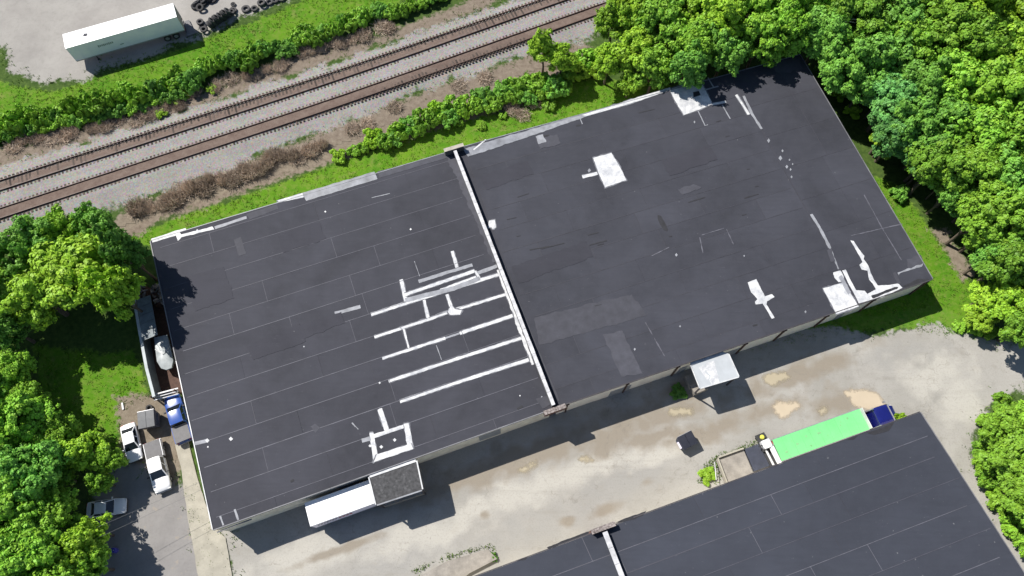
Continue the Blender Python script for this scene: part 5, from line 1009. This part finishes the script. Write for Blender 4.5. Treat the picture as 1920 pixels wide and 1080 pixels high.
for x, y, r, h, v in [(1830, 610, 20, 1.4, 2), (1860, 618, 20, 1.4, 2), (1800, 612, 14, 1.0, 0), (1690, 360, 16, 2, 1), (1600, 205, 16, 2.2, 2), (1575, 175, 14, 2, 2), (1545, 130, 14, 2, 1)]: bush(x, y, r, h, v, 'low bright bush at the foot of the east wood', 'low bushes below the east wood')
bush(1326, 890, 17, .8, 2, 'weedy bush beside the pale dock pad', None); bush(1688, 786, 15, 4.6, 2, 'green sapling growing at the nose of the navy truck', None, 'sapling')
bush(1272, 735, 15, .8, 1, 'dark weeds in the shade beside the white canopy dock', None); bush(925, 1045, 8, .7, 1, 'weed clump at the top of the concrete ramp', None)
for x, y, r in [(300, 212, 12), (330, 182, 14), (300, 190, 10), (350, 175, 10), (395, 165, 12)]: bush(x, y, r, .9, 2, 'pale weedy bush on the dry verge below the hedge', 'pale bushes on the dry verge')
# dead brown brush
def twig_mesh(seed, n, r0, h0, mat='dead_leaf'):
    g = np.random.default_rng(seed); a = g.uniform(0, 6.28, n); rr = r0 * np.sqrt(g.random(n)); base = np.stack([rr * np.cos(a), rr * np.sin(a), g.uniform(0, .25, n)], 1)
    d = np.stack([g.normal(size=n) * .7, g.normal(size=n) * .7, np.abs(g.normal(size=n)) * .6 + .25], 1); d /= np.linalg.norm(d, axis=1)[:, None]; L = g.uniform(.3, 1.0, n)[:, None] * h0
    top = base + d * L; sd = np.cross(d, g.normal(size=(n, 3))); sd /= np.linalg.norm(sd, axis=1)[:, None]; wd = g.uniform(.015, .05, n)[:, None]
    Vv = np.stack([base - sd * wd, base + sd * wd, top + sd * wd * .5, top - sd * wd * .5], 1).reshape(-1, 3); t = np.clip(g.normal(size=n) * .4 + .45, 0, 1)
    return quads('twigs', Vv, np.repeat(t, 4), np.repeat(np.clip(g.random(n), 0, 1), 4), mat)
TW = [twig_mesh(400 + i, 520, 1.4, 1.0) for i in range(3)]
def dead(x, y, r, h, lab, grp):
    p = pix(x, y, .3); o = link('dead_brush', random.choice(TW), None, lab, 'brush', grp, None, (p.x, p.y, .02), random.random() * 6); s = r / ppm(p) / 1.3; o.scale = (s, s, h)
for x, y, f in along([(242, 402), (300, 384), (380, 352), (470, 318), (560, 285), (612, 268)], 30): dead(x + random.uniform(-8, 8), y + random.uniform(-12, 6), random.uniform(8, 18), random.uniform(.6, 1.7), 'dead brown brush along the ditch south of the tracks', 'dead brush along the ditch')
for x, y, f in along([(20, 268), (200, 232), (300, 205), (420, 152), (520, 118), (640, 78), (740, 45)], 34): dead(x + random.uniform(-10, 10), y + random.uniform(-6, 8), random.uniform(9, 16), random.uniform(.5, 1.1), 'dry brown brush at the track side of the hedge', 'dry brush below the hedge')
for x, y in [(690, 232), (740, 200), (860, 160), (910, 145), (960, 205), (1000, 190), (980, 215), (660, 240)]: dead(x, y, 13, .7, 'tan dry weeds among the green bushes south of the tracks', 'dry weeds among the bushes')
# bleached dead limbs in the wood
for pts, lab in (([(1548, 52, 9.5), (1562, 44, 10), (1590, 40, 10.3), (1606, 43, 10)], 'long bleached dead limb lying over the east wood canopy'), ([(1596, 36, 10), (1622, 38, 10.4), (1645, 50, 10)], 'short bleached dead limb lying over the east wood canopy')):
    P = [pix(*q) for q in pts]; c = P[0]; mb = MB().tube([p - Vector((c.x, c.y, 0)) for p in P], [.09] + [.07] * (len(P) - 2) + [.03], 6)
    for k in range(3):
        q = P[1 + k % (len(P) - 1)] - Vector((c.x, c.y, 0)); mb.tube([q, q + Vector((random.uniform(-1, 1), random.uniform(-1, 1), .4))], [.04, .015], 5)
    link('dead_limb', mb.mesh('dead_limb', 'dead_wood'), None, lab, 'branch', None, None, (c.x, c.y, 0))
for pts in ([(205, 478), (232, 505)], [(215, 495), (262, 512)]):
    pass
# grass and weeds that nobody could count
def scatter(name, polys, dens, hgt, wid, mat, edge=None, seed=5, avoid=()):
    g = np.random.default_rng(seed); B = []
    for P in polys:
        xs = [p[0] for p in P]; ys = [p[1] for p in P]; A = (max(xs) - min(xs)) * (max(ys) - min(ys)); n = int(A * dens); x = g.uniform(min(xs), max(xs), n); y = g.uniform(min(ys), max(ys), n)
        d = sdist(x, y, P); pr = np.where(d > 0, 1.0, 0) if edge is None else np.exp(-(d / edge) ** 2)
        k = (g.random(n) < pr * np.clip(.55 + 1.6 * fbm(x * .5, y * .5), 0, 1)) & (np.abs(x) < 85) & (y > -8) & (y < 92)
        for Q in avoid: k &= ~inside(x, y, Q)
        B.append(np.stack([x[k], y[k]], 1))
    B = np.concatenate(B); n = len(B); m = 4; c = np.repeat(B, m, 0); N = n * m; c = c + g.normal(size=(N, 2)) * .12
    h = g.uniform(.4, 1.0, N)[:, None] * hgt; a = g.uniform(0, 6.28, N); sd = np.stack([np.cos(a), np.sin(a), 0 * a], 1) * wid; lean = np.stack([g.normal(size=N) * .5, g.normal(size=N) * .5, np.ones(N)], 1) * h
    b = np.concatenate([c, np.full((N, 1), -.03)], 1); Vv = np.stack([b - sd, b + sd, b + lean + sd * .3, b + lean - sd * .3], 1).reshape(-1, 3); t = np.clip(.5 + g.normal(size=N) * .25, 0, 1); yl = np.clip(fbm(c[:, 0] * .3, c[:, 1] * .3) * 2 + .25 + g.normal(size=N) * .15, 0, 1)
    return quads(name, Vv, np.repeat(t, 4), np.repeat(yl, 4), mat)
link('lawn_grass', scatter('lawn_grass', [LAWN_N, LAWN_E, LAWN_W, LAWN_NN], 9, .16, .05, 'grass_leaf'), None, 'short green grass around the warehouses and along the hedge', 'grass', None, 'stuff')
WB = gp([(1343, 862), (1394, 843), (1440, 826), (1440, 820), (1394, 836), (1350, 850), (1322, 872), (1308, 905), (1330, 905), (1350, 905), (1362, 900)]); RB = gp([(780, 1075), (838, 1048), (915, 1026), (930, 1040), (925, 1020), (840, 1040), (770, 1070)])
link('border_weeds', scatter('border_weeds', [LOT, BALLAST, YARD, DRIVE], 5, .28, .05, 'grass_leaf', 1.0, 8, avoid=[[WSW, WSE, WNE, WNW], [ESW, ESE, ENE, ENW], S2 and [S2[0], S2[1], S2[3], S2[2]]]), None, 'weeds growing along the edges of lot, ballast and yard', 'weeds', None, 'stuff')
link('dock_weeds', scatter('dock_weeds', [WB, RB], 40, .3, .05, 'grass_leaf', None, 9), None, 'weeds fringing the dock pad and ramp of the second warehouse', 'weeds', None, 'stuff')
